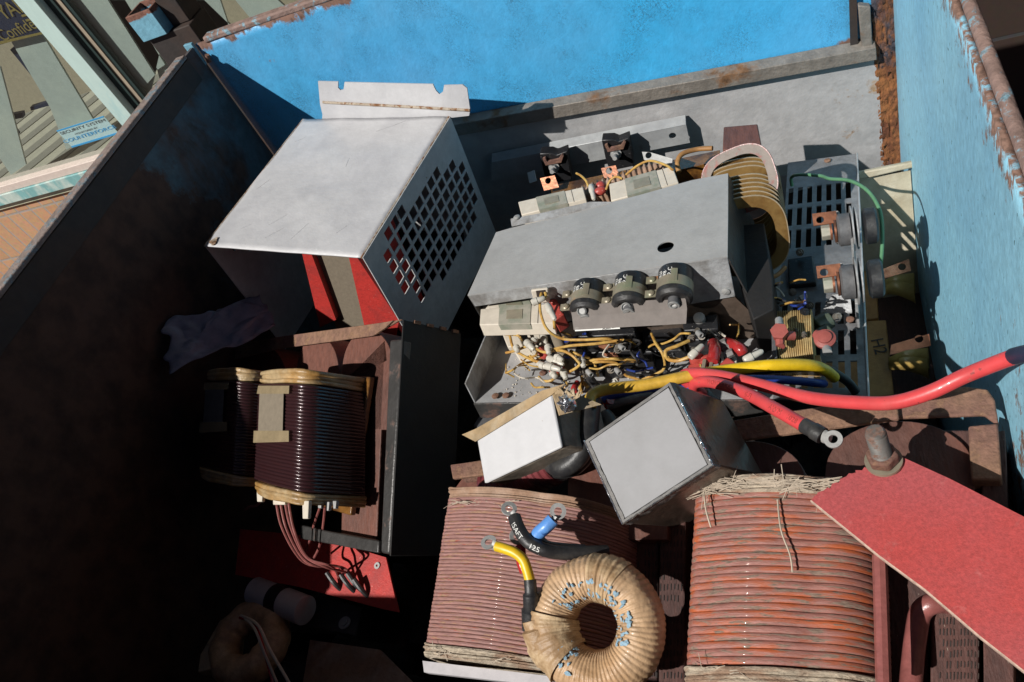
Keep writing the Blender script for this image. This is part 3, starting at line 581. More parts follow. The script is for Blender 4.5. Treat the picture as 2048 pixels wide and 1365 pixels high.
# core: limbs between coils, arches, bars
hC = -.055
def t3slab(name, pts, h0, th, m_, bev=.001, label=None):
    return MB().prism([c3(px, py, h0) for px, py in pts], T3.w * -th).build(name, m_, t3, bev=bev, label=label)
def limb(name, x0, x1, h, y0=900, y1=1420):
    mb = MB(); n = 26; F = T3
    pts = [(x0, y0), (x1, y0), (x1 - 4, y1), (x0 - 4, y1)]
    return t3slab(name, pts, h, .1, M['core_dark'], .002)
limb('core_limb', 1210, 1318, hC - .02); limb('core_limb', 1320, 1372, hC - .014)
limb('core_limb', 1752, 1862, hC - .03, 860); limb('core_limb', 1864, 1960, hC - .012, 860); t3slab('side_channel', [(1962, 870), (2010, 860), (2030, 1420), (1968, 1420)], hC - .004, .1, M['core_dark'])
# punched dash marks
mb = MB()
for (x0, x1, y0, y1, h) in ((1300, 1370, 1060, 1370, hC - .0135), (1880, 1958, 1215, 1350, hC - .0115), (1235, 1312, 1100, 1360, hC - .0195)):
    for _ in range(230 if x0 == 1300 else 160):
        px = x0 + round(random.random() * (x1 - x0) / 7) * 7; py = y0 + round(random.random() * (y1 - y0) / 22) * 22 + random.uniform(-2, 2)
        p, q = c3(px, py, h), c3(px - .5, py + 11, h); mb.tube([p, q], .0006, 4)
mb.build('punch_marks', M['dark_steel'], t3)['kind'] = 'stuff'
def arch(name, xc, half, ytop, ybase, h, th, m_, F, par):
    pts = [(xc + half * math.cos(math.pi * i / 22), ybase - (ybase - ytop) * math.sin(math.pi * i / 22) ** .9) for i in range(23)]
    pts = pts[::-1] + [(xc + half, ybase + 110), (xc - half, ybase + 110)]
    return MB().prism([F.at(px, py, h) for px, py in pts], F.w * -th).build(name, m_, par, bev=.001)
arch('core_end', 1800, 150, 842, 950, hC - .004, .10, M['core'], T3, t3)
arch('core_end', 1500, 112, 882, 970, hC - .004, .10, M['core'], T3, t3)
arch('core_end', 1235, 100, 905, 970, hC - .004, .10, M['core'], T3, t3)
t3slab('top_bar', [(905, 958), (1300, 905), (1798, 838), (1792, 792), (1560, 825), (1290, 870), (900, 930)], hC + .015, .006, M['rusty'], .0015)
t3slab('rusty_flange', [(1690, 850), (1798, 836), (1968, 830), (1998, 852), (1990, 800), (1975, 778), (1930, 772), (1740, 800)], hC + .006, .006, M['rusty'], .002)
MB().prism([c3(900, 930, hC + .017), c3(962, 922, hC + .017), c3(965, 960, hC - .01), c3(930, 965, hC - .01)], T3.w * -.004).build('torn_bracket', M['rusty'], t3, bev=.001)
MB().prism([c3(930, 950, hC - .02), c3(965, 950, hC - .02), c3(962, 990, hC - .02), c3(905, 985, hC - .02)], T3.w * -.05).build('bracket_web', M['core'], t3)
t3slab('end_block', [(1936, 852), (1996, 846), (2004, 960), (1942, 960)], hC + .012, .08, M['rusty'], .002)
# copper bar and bent pipe beside the right coil
mb = MB(); mb.tube(crom([c3(1759, 1112, .008), c3(1762, 1200, .008), c3(1765, 1300, .008), c3(1768, 1400, .008)], 5), .0062, 8, flat=1.0); mb.build('copper_lead', M['copper_red'], t3, label='straight red lacquered copper lead')
mb = MB(); mb.tube(crom([G(1818, 1420, .80), G(1824, 1340, .80), G(1832, 1270, .795), G(1842, 1225, .79), G(1868, 1207, .785), G(1905, 1212, .80), G(1940, 1250, .83)], 8), .0095, 14); mb.build('bent_copper_lead', M['copper_red'], t3, label='bent lacquered copper lead')
# bolt with nut holding the red board
RB = Fr(T3.at(1700, 1000, .019), T3.u, T3.v)
bc = RB.at(1768, 925, .0)
bax = V((-.10, .02, 1)).normalized()
mb = MB(); mb.ring(bc + bax * .001, bax, .0165, .008, .003); mb.build('washer', M['zinc_yel'], t3)
mb = MB(); mb.hexa(bc + bax * .004, bc + bax * .016, .0145); mb.build('nut', M['rusty'], t3, bev=.002)
mb = MB(); pr = []
pr = [(-.10, .0090)]
for k in range(10): pr += [(.016 + k * .0034, .0092), (.016 + k * .0034 + .0017, .0068)]
pr += [(.050, .0086), (.052, .0070)]
mb.lathe(bc, bax, pr, 20); mb.build('threaded_bolt', M['bolt_grey'], t3, ang=20)
# ---------------------------------------------------------------- loose dusty red board
rbp = [(1622, 1000), (1640, 985), (1672, 968), (1700, 950), (1722, 938), (1745, 934), (1790, 908), (1900, 958), (2048, 1034), (2080, 1052), (2086, 1368), (2048, 1341), (1960, 1272), (1850, 1178), (1760, 1112)]
jag = []
for i in range(6):
    (xa_, ya_), (xb_, yb2) = rbp[i], rbp[i + 1]
    for q in range(5): jag.append((xa_ + (xb_ - xa_) * q / 5 + random.uniform(-3.0, 3.0), ya_ + (yb2 - ya_) * q / 5 + random.uniform(-3.5, 3.5)))
rbp = [rbp[0]] + jag[1:] + rbp[6:]
P = [RB.at(x, y, .0) for x, y in rbp]
for p in P: p.x = min(p.x, XW1 - .004)
b_ = MB().prism([p - RB.w * .0060 for p in P], RB.w * .0060).build('red_insulation_board', M['red_dusty'], None)
tag(b_, 'long dusty red board laid over the right coil with pale frayed edge', 'board')
e_ = [P[0]] + P[-1:-6:-1]
mb = MB()
for i in range(len(e_) - 1):
    a, b = e_[i], e_[i + 1]; n_ = (b - a).normalized().cross(RB.w); 
    if n_.y > 0: n_ = -n_
    mb.prism([a + RB.w * -.0003, b + RB.w * -.0003, b - RB.w * .0057, a - RB.w * .0057], n_ * .0014)
mb.build('frayed_edge', M['board_edge'], b_)
# ---------------------------------------------------------------- left transformer with steel frame
T1 = fr((-.906, .5296, -.8652), (.905, -.33, .27), (.10, .86, .46))
lc = T1.loc(T1.at(608, 735)); h1 = None
# core front plane: where the side of the coil (745,745) ends
def coreplane():
    best = None
    for k in range(400):
        h = -k * .0005; p = T1.at(745, 745, h); e = abs(T1.loc(p)[0] - lc[0])
        if best is None or e < best[0]: best = (e, h)
    return best[1]
hK = coreplane()
t1 = thing('framed_transformer', 'transformer lying in a worn black steel frame with dark glossy coils', 'transformer', T1.P(.1, .1, hK - .25))
def c1(px, py, h=0): return T1.at(px, py, h)
def coil1(off, lab):
    o = T1.u * off
    L0, R0, L1, R1 = c1(505, 958) + o, c1(600, 985) + o, c1(514, 768) + o, c1(607, 768) + o
    dp = -hK - .012
    winding(L0, R0, L1, R1, T1.w, dp, .012, .028, 30, .0016, .004, .0003, ns=40).build('coil', M['wdg_dark'], t1, label=lab, ang=60)
    def col(a, b, c, d, nm, e=.004):
        u = T1.u * e; mbb = winding(c1(*a) + o - u, c1(*b) + o + u, c1(*c) + o - u, c1(*d) + o + u, T1.w, dp + .004, .014, .03, 3, .0015, .006, .002, per=5); mbb.uv = {}; mbb.build(nm, M['resin'], t1, ang=60)
    col((507, 988), (598, 1012), (505, 960), (600, 987), 'resin_collar', -.002); col((514, 766), (607, 766), (518, 742), (610, 737), 'resin_collar', -.003)
    # flange of varnished board against the core
    a, b = T1.loc(c1(505, 960)), T1.loc(c1(610, 740))
    MB().box(T1, a[0] - .02 + off, b[0] + .012 + off, a[1] - .035, b[1] + .005, hK + .004, hK + .014).build('varnished_flange', M['resin_dark'], t1, bev=.002)
    # label on the front
    MB().prism([c1(517, 862, .0065) + o, c1(566, 862, .0065) + o, c1(568, 788, .0065) + o, c1(520, 788, .0065) + o], T1.w * .0008).build('grey_label', M['flat_grey'] if off else M['brown_board'], t1)
    MB().prism([c1(514, 788, .0068) + o, c1(578, 788, .0068) + o, c1(579, 772, .0068) + o, c1(517, 772, .0068) + o], T1.w * .0006).build('tape_strip', M['clear_tape'], t1)
    MB().prism([c1(507, 886, .0068) + o, c1(578, 884, .0068) + o, c1(578, 862, .0068) + o, c1(508, 862, .0068) + o], T1.w * .0006).build('tape_strip', M['clear_tape'], t1)
coil1(0, 'dark glossy enamel wire coil in the sun'); coil1(-(lc[0] - T1.loc(c1(505, 960))[0]) * 2.0, 'dark coil in the shadow')
# spacers hanging from the collar
for (px, py, l, wpx) in ((604, 1008, 30, 13), (545, 992, 18, 26), (513, 990, 14, 12), (635, 1008, 9, 8), (650, 1010, 12, 8), (665, 1008, 10, 7)):
    MB().prism([c1(px, py - 6, -.012 - .03 * (px > 620)), c1(px + wpx, py - 6, -.012 - .03 * (px > 620)), c1(px + wpx - 2, py + l, -.012 - .03 * (px > 620)), c1(px + 1, py + l, -.012 - .03 * (px > 620))], T1.w * -.006).build('spacer_stick', M['cream'] if l > 12 else M['tin'], t1, bev=.001)
# core
def k1(px, py, h=0): return T1.at(px, py, hK + h)
kl = T1.loc(k1(765, 700)); kb = T1.loc(k1(740, 1090)); kt = T1.loc(k1(780, 670))
MB().prism([k1(690, 760, -.002), k1(772, 720, -.002), k1(770, 700, -.002), k1(752, 1090, -.002), k1(682, 1068, -.002)], T1.w * -.10).build('core_plate', M['core'], t1, bev=.002)
arch('core_end', 736, 52, 660, 750, hK - .002, .10, M['core'], T1, t1)
arch('core_end', 635, 42, 672, 750, hK - .004, .10, M['core'], T1, t1)
arch('core_end', 520, 52, 690, 760, hK - .004, .10, M['core'], T1, t1)
MB().prism([k1(563, 673, .012), k1(752, 647, .012), k1(803, 639, .012), k1(792, 645, .012), k1(745, 672, .012), k1(563, 697, .012), k1(410, 735, .012), k1(410, 700, .012)], T1.w * -.004).build('top_bar', M['rusty'], t1, bev=.001)
MB().prism([k1(762, 652, .016), k1(786, 641, .016), k1(772, 655, .016), k1(752, 668, .016)], T1.w * -.003).build('torn_lip', M['rusty'], t1)
MB().prism([k1(779, 680, .010), k1(805, 678, .010), k1(778, 1110, .010), k1(760, 1106, .010)], T1.w * -.02).build('frame_angle', M['black_frame'], t1, bev=.004)
# right side plate running back from the front corner
a0, a1_ = k1(804, 640, .010), k1(778, 1112, .010)
dn = -(T1.w)
MB().prism([a0 + T1.u * .001, a1_ + T1.u * .001, a1_ + dn * .118, a0 + dn * .118], T1.u * .003).build('side_plate', M['side_black'], t1, label='big black side plate', bev=.001)
mb = MB()
for k in range(4):
    p = a0 + dn * (.02 + k * .026) + T1.u * .003; mb.box(Fr(p, dn, T1.v), 0, .012, -.002, .003, -.001, .004)
mb.build('weld_tabs', M['rusty'], t1)
MB().prism([k1(652, 1062, .016), k1(757, 1082, .016), k1(756, 1107, .016), k1(668, 1090, .016), k1(600, 1078, .016), k1(600, 1050, .016)], T1.w * -.01).build('bottom_bar', M['black_frame'], t1, bev=.002)
# enamel leads
mb = MB()
for pts in ([(552, 1000, .905), (562, 1050, .93), (590, 1105, .97), (620, 1130, 1.0), (680, 1135, 1.03), (722, 1180, 1.06)], [(560, 1000, .905), (572, 1055, .93), (600, 1110, .97), (630, 1132, .99), (690, 1138, 1.03), (735, 1192, 1.06)],
            [(568, 992, .90), (580, 1050, .93), (608, 1110, .97), (650, 1134, .99), (700, 1150, 1.04), (708, 1182, 1.06)], [(575, 992, .90), (588, 1060, .93), (615, 1115, .97), (660, 1132, .99), (675, 1150, 1.04), (680, 1180, 1.06)],
            [(640, 1015, .93), (628, 1050, .97), (620, 1080, 1.0), (610, 1110, 1.03)], [(650, 1015, .93), (645, 1060, .97), (638, 1095, 1.0), (628, 1116, 1.02)], [(520, 1005, .92), (512, 1012, .93), (500, 1014, .94), (490, 1020, .96)]):
    mb = MB(); wire(mb, pts, .0022, 7); mb.build('enamel_lead', M['copper_red'], t1)
# ---------------------------------------------------------------- red board, white capacitor and wrapped part low on the left
RL = Fr(G(700, 1130, 1.045), (1, -.25, -.02), (.2, .93, .28))
rl = MB().prism([RL.at(x, y) for x, y in [(480, 1058), (640, 1075), (755, 1110), (772, 1115), (797, 1225), (770, 1220), (600, 1175), (470, 1150)]], RL.w * -.005).build('red_lead_board', M['red_board'], None, bev=.0006)
tag(rl, 'red insulating board with dark leads riveted to it below the framed transformer', 'board')
mb = MB(); c = RL.at(755, 1132); mb.ring(c, RL.w, .0055, .002, .002); mb.build('rivet', M['tin'], rl)
mb = MB()
for (x, y) in ((722, 1182), (735, 1194), (708, 1184), (680, 1180)): p = RL.at(x, y); mb.tube(crom([p + V((-.02, .02, .022)), p + V((-.006, .006, .012)), p - RL.w * .004], 5), .0042, 8)
mb.build('black_sleeves', M['rubber'], rl)
wc = thing('white_round_capacitor', 'white cylinder capacitor with a black strap, lower left in the shade', 'capacitor', G(560, 1195, 1.10))
ca, cb = G(510, 1182, 1.07), G(612, 1222, 1.07)
MB().lathe(ca, cb - ca, [(0, .020), (.002, .025), ((cb - ca).length - .002, .025), ((cb - ca).length, .022)], 32).build('can', M['dirty_white'], wc)
cm = ca.lerp(cb, .50); dc = (cb - ca).normalized()
MB().lathe(cm - dc * .013, dc, [(0, .0258), (.026, .0258)], 32).build('strap', M['black'], wc)
MB().prism([G(640, 1195, 1.12), G(722, 1215, 1.12), G(710, 1270, 1.12), G(560, 1240, 1.12)], V((0, 0, -.004))).build('mounting_plate', M['black_frame'], wc)
p = G(690, 1247, 1.118); mb = MB(); mb.ring(p, (0, 0, 1), .011, .004, .003); mb.hexa(p, p + V((0, 0, .006)), .007); mb.build('bolt', M['steel'], wc)
# taped bundle in the bottom left
tb = thing('taped_component', 'brown taped coil with loose red and cream wires in the bottom left corner', 'coil', G(480, 1310, 1.15))
mb = MB(); c = G(500, 1285, 1.08); mb.grid(lambda a, b: c + V((math.cos(a * 6.283), math.sin(a * 6.283), 0)) * (.05 + .026 * math.cos(b * 6.283) + .002 * math.sin(a * 60)) + V((0, 0, .026 * math.sin(b * 6.283))), 60, 16, True); mb.build('taped_ring', M['tape_tan'], tb)
MB().prism([G(440, 1240, 1.09), G(480, 1228, 1.09), G(470, 1330, 1.09), G(395, 1345, 1.09), G(400, 1310, 1.09)], V((0, 0, -.02))).build('paper_wrap', M['tape_pale'], tb, bev=.002)
mb = MB(); wire(mb, [(480, 1236, 1.03), (510, 1250, 1.01), (525, 1290, 1.01), (545, 1365, 1.03), (550, 1400, 1.05)], .0025); mb.build('red_wire', M['red_shrink'], tb)
mb = MB(); wire(mb, [(482, 1232, 1.03), (515, 1250, 1.0), (540, 1300, 1.0), (580, 1370, 1.02), (590, 1400, 1.04)], .0025); wire(mb, [(485, 1234, 1.03), (508, 1256, 1.0), (530, 1310, 1.01), (560, 1380, 1.04)], .0022); mb.build('cream_wire', M['cream'], tb)
tag(MB().prism([G(620, 1280, 1.14), G(760, 1300, 1.14), G(860, 1400, 1.14), G(600, 1400, 1.14)], V((0, 0, -.01))).build('cardboard_piece', M['paper_brown'], None), 'brown cardboard piece in deep shade at the bottom', 'cardboard')
# crumpled bag behind the framed transformer
mb = MB(); FBg = Fr(G(430, 680, 1.0), (.85, .5, .1), (-.5, .85, .1))
pb = [G(330, 650, .77), G(520, 590, .84), G(340, 750, .80), G(555, 655, .88)]
mb.grid(lambda a, b: pb[0].lerp(pb[1], a).lerp(pb[2].lerp(pb[3], a), b) + V((0, 0, .020 * noise.noise(V((a * 3, b * 2.5, 3))) + .005 * noise.noise(V((a * 11, b * 9, 5))))) + V((.012 * noise.noise(V((a * 4, b * 4, 9))), .018 * noise.noise(V((a * 4, b * 4, 19))), 0)), 40, 28)
tag(mb.build('crumpled_plastic_bag', M['bag'], None, solid=.001, ang=25), 'crumpled pale violet plastic in the dark left of the framed transformer', 'plastic bag')
# ---------------------------------------------------------------- scrap filling the bottom of the bin
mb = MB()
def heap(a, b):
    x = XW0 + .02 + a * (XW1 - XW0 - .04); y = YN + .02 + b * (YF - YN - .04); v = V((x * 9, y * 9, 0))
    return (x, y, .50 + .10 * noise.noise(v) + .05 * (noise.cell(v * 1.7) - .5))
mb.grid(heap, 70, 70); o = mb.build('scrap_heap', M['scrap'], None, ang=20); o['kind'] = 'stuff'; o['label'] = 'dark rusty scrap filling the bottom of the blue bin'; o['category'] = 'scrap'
# ---------------------------------------------------------------- galvanised channel leaning on the far wall
yb_ = 1.372
def gb(px, py, d=0): return PY(px, py, yb_ - d)
ch = thing('galvanised_channel', 'galvanised steel channel with a round hole leaning against the grey sheet', 'metal bar', gb(1180, 330))
CF = Fr((0, yb_, 0), (1, 0, 0), (0, 0, 1))
rings('channel_web', CF, [(983, 326), (1372, 250), (1380, 286), (983, 362)], [(1345, 272, .0075)], .0025, M['galv'], ch)
MB().prism([gb(983, 325), gb(1372, 249), gb(1372, 249) + V((0, .022, .008)), gb(983, 325) + V((0, .022, .008))], V((0, 0, -.0025))).build('channel_lip', M['galv'], ch, bev=.001)
# ---------------------------------------------------------------- power chassis
G0 = G
def G(px, py, d): return G0(px, py, d * .94)
PN = fr((-.5639, .7031, -.9165), (.9975, -.0658, -.0265), (.0621, .9906, -.1218))
pc = thing('power_supply_chassis', 'grey steel chassis crowded with capacitors, resistors, coils and yellow wires', 'electrical chassis', PN.P(.3, .3, -.1))
def pn(px, py, h=0): return PN.at(px, py, h)
PW, PD = .5824, .6069
# slotted right part and plain left part
l0 = PN.lp(1562, 400)[0]; l0 = PN.lp(1575, 795)[0]
ux = [PN.lp(x, 410)[0] for x in (1600, 1619, 1640, 1659, 1679, 1698)]; sw = (PN.lp(1610, 410)[0] - PN.lp(1600, 410)[0])
pitch = (ux[-1] - ux[0]) / 5; uend = PW
nS = 7; ustart = uend - nS * pitch - .008
xs = [ustart]
for k in range(nS): xs += [ustart + k * pitch + (pitch - sw) * .6, ustart + k * pitch + (pitch - sw) * .6 + sw]
xs += [uend]
vy = [PN.lp(1705, y)[1] for y in (385, 428, 470)]; vp = abs(vy[1] - vy[0]); vs = vp * .80
ys = [0.0]; y = .018; rows = 0
while y + vp < PD - .045: ys += [y, y + vs]; y += vp; rows += 1
ys += [PD]
skip = lambda i, j: .205 < ys[j] < .33
mb = perf(PN, xs, ys, lambda i, j: i % 2 == 0 or j % 2 == 0 or skip(i, j), 0); mb.build('slotted_plate', M['plate_shaded'], pc, solid=.0025, smooth=False)
MB().box(PN, 0, ustart, 0, PD * .52, -.0025, 0).build('chassis_pan', M['grey_plate'], pc)
MB().box(PN, 0, ustart, PD * .52, PD * .93, -.0025, 0).build('rear_pan', M['dark_steel'], pc)
mb = MB(); mb.box(PN, -.003, PW, -.003, 0, -.035, 0); mb.build('front_lip', M['black_frame'], pc, bev=.001)
mb = MB(); mb.box(PN, -.003, 0, 0, .36, -.01, .045); mb.build('left_lip', M['flange'], pc, bev=.001)
mb = MB(); mb.box(PN, PW, PW + .003, -.003, PD, -.02, .002); mb.build('right_lip', M['galv'], pc, bev=.0008)
mb = MB(); mb.prism([pn(1135, 815, -.04), pn(960, 828, -.04), pn(945, 850, -.04), pn(985, 890, -.04), pn(1130, 900, -.04)], PN.w * -.02); mb.build('rubber_foot', M['flat_grey'], pc, bev=.004)
# screw heads
mb = MB()
def screw(mb, c, n, r=.006, h=.003):
    n = V(n).normalized(); mb.lathe(c, n, [(0, r), (h * .6, r), (h, r * .6)], 14); mb.box(Fr(c + n * h, n.orthogonal(), n.cross(n.orthogonal())), -r * .55, r * .55, -r * .1, r * .1, -.0002, .0004)
for (x, y, h) in ((991, 793, .004), (1012, 792, .004), (1086, 747, .001), (1486, 752, .002), (1660, 610, .003), (1700, 640, .003), (1655, 322, .002)): screw(mb, pn(x, y, h), PN.w)
mb.build('screws', M['rusty'], pc)
# cover
CV = fr((-.5476, .8201, -.7952), (.999, -.0094, .0428), (.013, .9963, -.0846))
def cv(px, py, h=0): return CV.at(px, py, h)
rings('top_cover', CV, [(935, 591), (1160, 557), (1455, 513), (1456, 430), (1456, 347), (1383, 361), (1281, 390), (1222, 405), (1140, 428), (1023, 456), (992, 465)], [(1331, 494, .0125)], .002, M['cover'], pc)
MB().prism([cv(1023, 452, .003), cv(1021, 438, .004), cv(1080, 427, .006), cv(1180, 404, .006), cv(1222, 404, .002), cv(1140, 427, .001)], CV.w * -.002).build('rear_flap', M['flange'], pc)
FG = Fr(cv(935, 591), cv(1455, 513) - cv(935, 591), (0, .10, 1)); fgn = FG.w
if fgn.y > 0: FG.w = -FG.w; fgn = FG.w
def fg(px, py, h=0): return FG.at(px, py, h)
MB().prism([fg(935, 592), fg(1455, 514), fg(1471, 594), fg(1380, 610), fg(1110, 648), fg(1100, 640), fg(1064, 597), fg(950, 614)], fgn * -.002).build('cover_flange', M['flange'], pc, bev=.001)
MB().prism([cv(1455, 513, -.001), cv(1456, 348, -.001), cv(1456, 348, -.001) - CV.w * .10 + V((.02, 0, 0)), cv(1455, 513, -.001) - CV.w * .12 + V((.02, 0, 0))], V((-.002, 0, 0))).build('cover_side', M['black_frame'], pc)
MB().prism([cv(935, 591, -.001), cv(992, 465, -.001), cv(992, 465, -.001) - CV.w * .10, cv(935, 591, -.001) - CV.w * .10], V((.002, 0, 0))).build('cover_side', M['black_frame'], pc)
MB().prism([cv(992, 466, -.003), cv(1456, 352, -.003), cv(1456, 352, -.003) - CV.w * .11, cv(992, 466, -.003) - CV.w * .11], V((0, -.002, 0))).build('cover_back', M['dark_steel'], pc)
# lower brown step behind the terminals
LW = Fr(fg(1471, 596), FG.u, (0, .35, 1)); LW.w = -abs(1) * LW.w if LW.w.y > 0 else LW.w
mb = MB(); pA = fg(1110, 650, -.004); pB = fg(1471, 596, -.004); mb.prism([pA, pB, pB + V((.045, -.01, -.085)), pA + V((0, -.01, -.06))], V((0, .003, 0))); mb.build('lower_step', M['boxB_side'], pc)
mb = MB()
screw(mb, fg(1452, 583), fgn, .006, .003); mb.build('screw', M['steel'], pc); mb = MB()
screw(mb, cv(1034, 436, .006), CV.w, .006, .004)
mb.build('screw', M['steel'], pc)
# three round capacitors standing out of the flange
capax = (V((-.05, -.96, -.14))).normalized()
def capacitor(px, py, n):
    R = .0248; c0 = fg(px, py, 0); Ln = .052
    body = MB().lathe(c0, capax, [(0, R - .001), (.002, R), (Ln - .012, R)], 36).build('capacitor', M['black'], pc, label='round black capacitor %s on the cover flange' % ['left of the row', 'in the middle', 'right of the row'][n])
    bd = MB(); bd.lathe(c0 + capax * .021, capax, [(0, R + .0012), (.0160, R + .0012)], 36); bd.build('band', M['zinc_yel'], body)
    bs = V((1, 0, 0)) - capax * capax.x; bs.normalize(); bu = capax.cross(bs)
    if bu.z < 0: bu = -bu
    for (sx, hh) in ((-1, .012), (-1, .045)):
        bd = MB(); p = c0 + capax * (.012 if hh == .012 else .036) + bs * sx * (R + .008); bd.prism([p - capax * .006 - bs * .009 + bu * .004, p + capax * .006 - bs * .009 + bu * .004, p + capax * .006 + bs * .010 + bu * .004, p - capax * .006 + bs * .010 + bu * .004], bu * -.0015); screw(bd, p + bu * .004, bu, .0052, .004); bd.build('clamp', M['zinc_yel'], body)
    tb_ = [c0 + capax * .012 + (bs * math.sin(a) + bu * math.cos(a)) * (R + .0013) for a in (0, .1, .2, .35)]; tb2 = [q + capax * .02 for q in tb_]
    bd = MB()
    for i in range(3): bd.prism([tb_[i], tb_[i + 1], tb2[i + 1], tb2[i]], (bs * math.sin(.2) + bu * math.cos(.2)) * .001)
    bd.build('band_tab', M['zinc_yel'], body)
    pr = [(0, R), (.003, R + .001), (.010, R + .0012), (.0145, R - .003), (.0145, R - .008), (.0115, R - .0095), (.0115, .001)]
    MB().lathe(c0 + capax * (Ln - .017), capax, pr, 36).build('end_cap', M['rubber'], body)
    e = c0 + capax * (Ln - .006); MB().lathe(e, capax, [(0, .0085), (.010, .0085), (.0105, .0065), (.006, .0060), (.006, .001)], 18).build('terminal', M['flat_grey'], body)
    mb_ = MB(); mb_.ring(e + capax * .009, capax, .0082, .0045, .003, 18); mb_.build('terminal_nut', M['steel'], body)
    def bend(off_ax, a0):
        def f(x, y, z):
            a = a0 + y / R; q = c0 + capax * (off_ax - x) + (bs * math.sin(-a) * -1 + bu * math.cos(a)) * (R + .0006 + z); return q
        return f
    def wr(s_, a0, size):
        def f(x, y, z):
            a = a0 + y / R
            return c0 + capax * (.017 - x) + (bs * math.sin(a) + bu * math.cos(a)) * (R + .0005 + z)
        text(s_, None, None, (1, 0, 0), (0, 1, 0), size, M['white_txt'], body, bend=f)
    wr('85\u00b0C', -.10, .0085); wr('68', -.42, .0085); wr('HITI', -.74, .0078)
capacitor(1180, 574, 0); capacitor(1264, 560, 1); capacitor(1352, 545, 2)
# smoky plastic guard with three studs
GU = Fr(G(1140, 640, .862), (1, .02, .04), (.02, .8, .55))
gpts = [(1140, 612), (1371, 596), (1374, 618), (1144, 634)]
MB().prism([GU.at(*p) for p in gpts], GU.w * -.0015).build('plastic_guard', M['clear'], pc)
g2 = [GU.at(1144, 634), GU.at(1374, 618), GU.at(1371, 642) + V((0, -.002, -.004)), GU.at(1146, 655) + V((0, -.002, -.004))]
MB().prism(g2, V((0, .001, -.001))).build('plastic_guard', M['clear'], pc)
for (x, y) in ((1166, 621), (1254, 614), (1348, 606)):
    mb = MB(); c = GU.at(x, y, -.002); mb.lathe(c, GU.w + V((0, -.5, 0)), [(0, .0075), (.007, .0075), (.0085, .006), (.0055, .0045), (.0055, .0005)], 18); mb.build('guard_stud', M['steel'], pc)
MB().prism([GU.at(1150, 655, -.012), GU.at(1238, 650, -.012), GU.at(1240, 658, -.012), GU.at(1150, 663, -.012)], GU.w * -.001).build('white_number_label', M['white_txt'], pc)
text('A50L-2001', GU, GU.at(1222, 655, -.0115), GU.u, GU.v, .006, M['dark_txt'], pc)
def hbox(name, pts, d, th, m_, bev=.002, lab=None, dz=None):
    return MB().prism([G(x, y, d if dz is None else d + dz[i]) for i, (x, y) in enumerate(pts)], V((0, 0, -th))).build(name, m_, pc, bev=bev, label=lab)
# black terminal blocks and modules
hbox('rectifier_module', [(1152, 655), (1268, 640), (1270, 668), (1150, 675)], .935, .07, M['black'])
hbox('rectifier_module', [(1160, 678), (1275, 664), (1283, 700), (1165, 708)], .955, .06, M['black'])
hbox('rectifier_module', [(1215, 690), (1300, 675), (1310, 735), (1215, 745)], .968, .05, M['black'])
hbox('rectifier_module', [(1278, 640), (1360, 640), (1372, 700), (1290, 705)], .965, .05, M['black'])
hbox('rectifier_module', [(1150, 705), (1205, 700), (1205, 745), (1160, 748)], .975, .05, M['black'])
hbox('terminal_block', [(1364, 634), (1435, 628), (1436, 658), (1367, 662)], .925, .05, M['black'])
hbox('terminal_block', [(1367, 660), (1437, 656), (1440, 682), (1374, 680)], .945, .05, M['black'])
mb = MB(); c = G(1400, 640, .925); mb.lathe(c, (0, -.25, 1), [(0, .0085), (.008, .0085), (.010, .005)], 16); mb.build('screws', M['steel'], pc)
mb = MB(); mb.prism([G(1190, 682, .95), G(1212, 682, .95), G(1238, 715, .96), G(1212, 717, .96)], V((0, 0, -.002))); mb.build('copper_link', M['copper'], pc)
# dark fillers with bolts
hbox('switch_module', [(1575, 518), (1625, 510), (1632, 565), (1577, 572)], 1.01, .05, M['black'])
hbox('switch_module', [(1290, 720), (1330, 712), (1335, 745), (1295, 750)], .985, .03, M['flat_grey'])
# ring terminals & nuts
mb = MB()
for (x, y, d) in ((1236, 700, .925), (1250, 694, .925), (1178, 752, .955), (1168, 742, .955), (1243, 748, .955), (1222, 740, .955), (1383, 678, .925), (1404, 672, .925), (1395, 664, .93), (1620, 612, .99), (1585, 585, 1.0), (1600, 505, 1.0), (1455, 690, .94)):
    mb = MB(); c = G(x, y, d); ax = V((random.uniform(-.5, .5), random.uniform(-.9, -.3), random.uniform(.4, 1))).normalized(); mb.ring(c, ax, .0062, .003, .0012, 16); mb.hexa(c + ax * .001, c + ax * .006, .0048); mb.cyl(c, c + ax * .010, .0026, 10); mb.build('terminal_nut', M['hardware'], pc)
mb = MB()
for (x0, y0, d0, x1, y1, d1) in ((1240, 692, .915, 1254, 704, .91), (1175, 742, .94, 1188, 756, .94), (1232, 738, .94, 1246, 755, .94), (1395, 665, .915, 1410, 678, .91), (1600, 598, .98, 1615, 590, .98)):
    mb = MB(); mb.lathe(G(x0, y0, d0), G(x1, y1, d1) - G(x0, y0, d0), [(0, .0038), (.002, .0043), (.011, .0043), (.0115, .003), (.008, .0028)], 14); mb.build('crimp_barrel', M['tin'], pc)
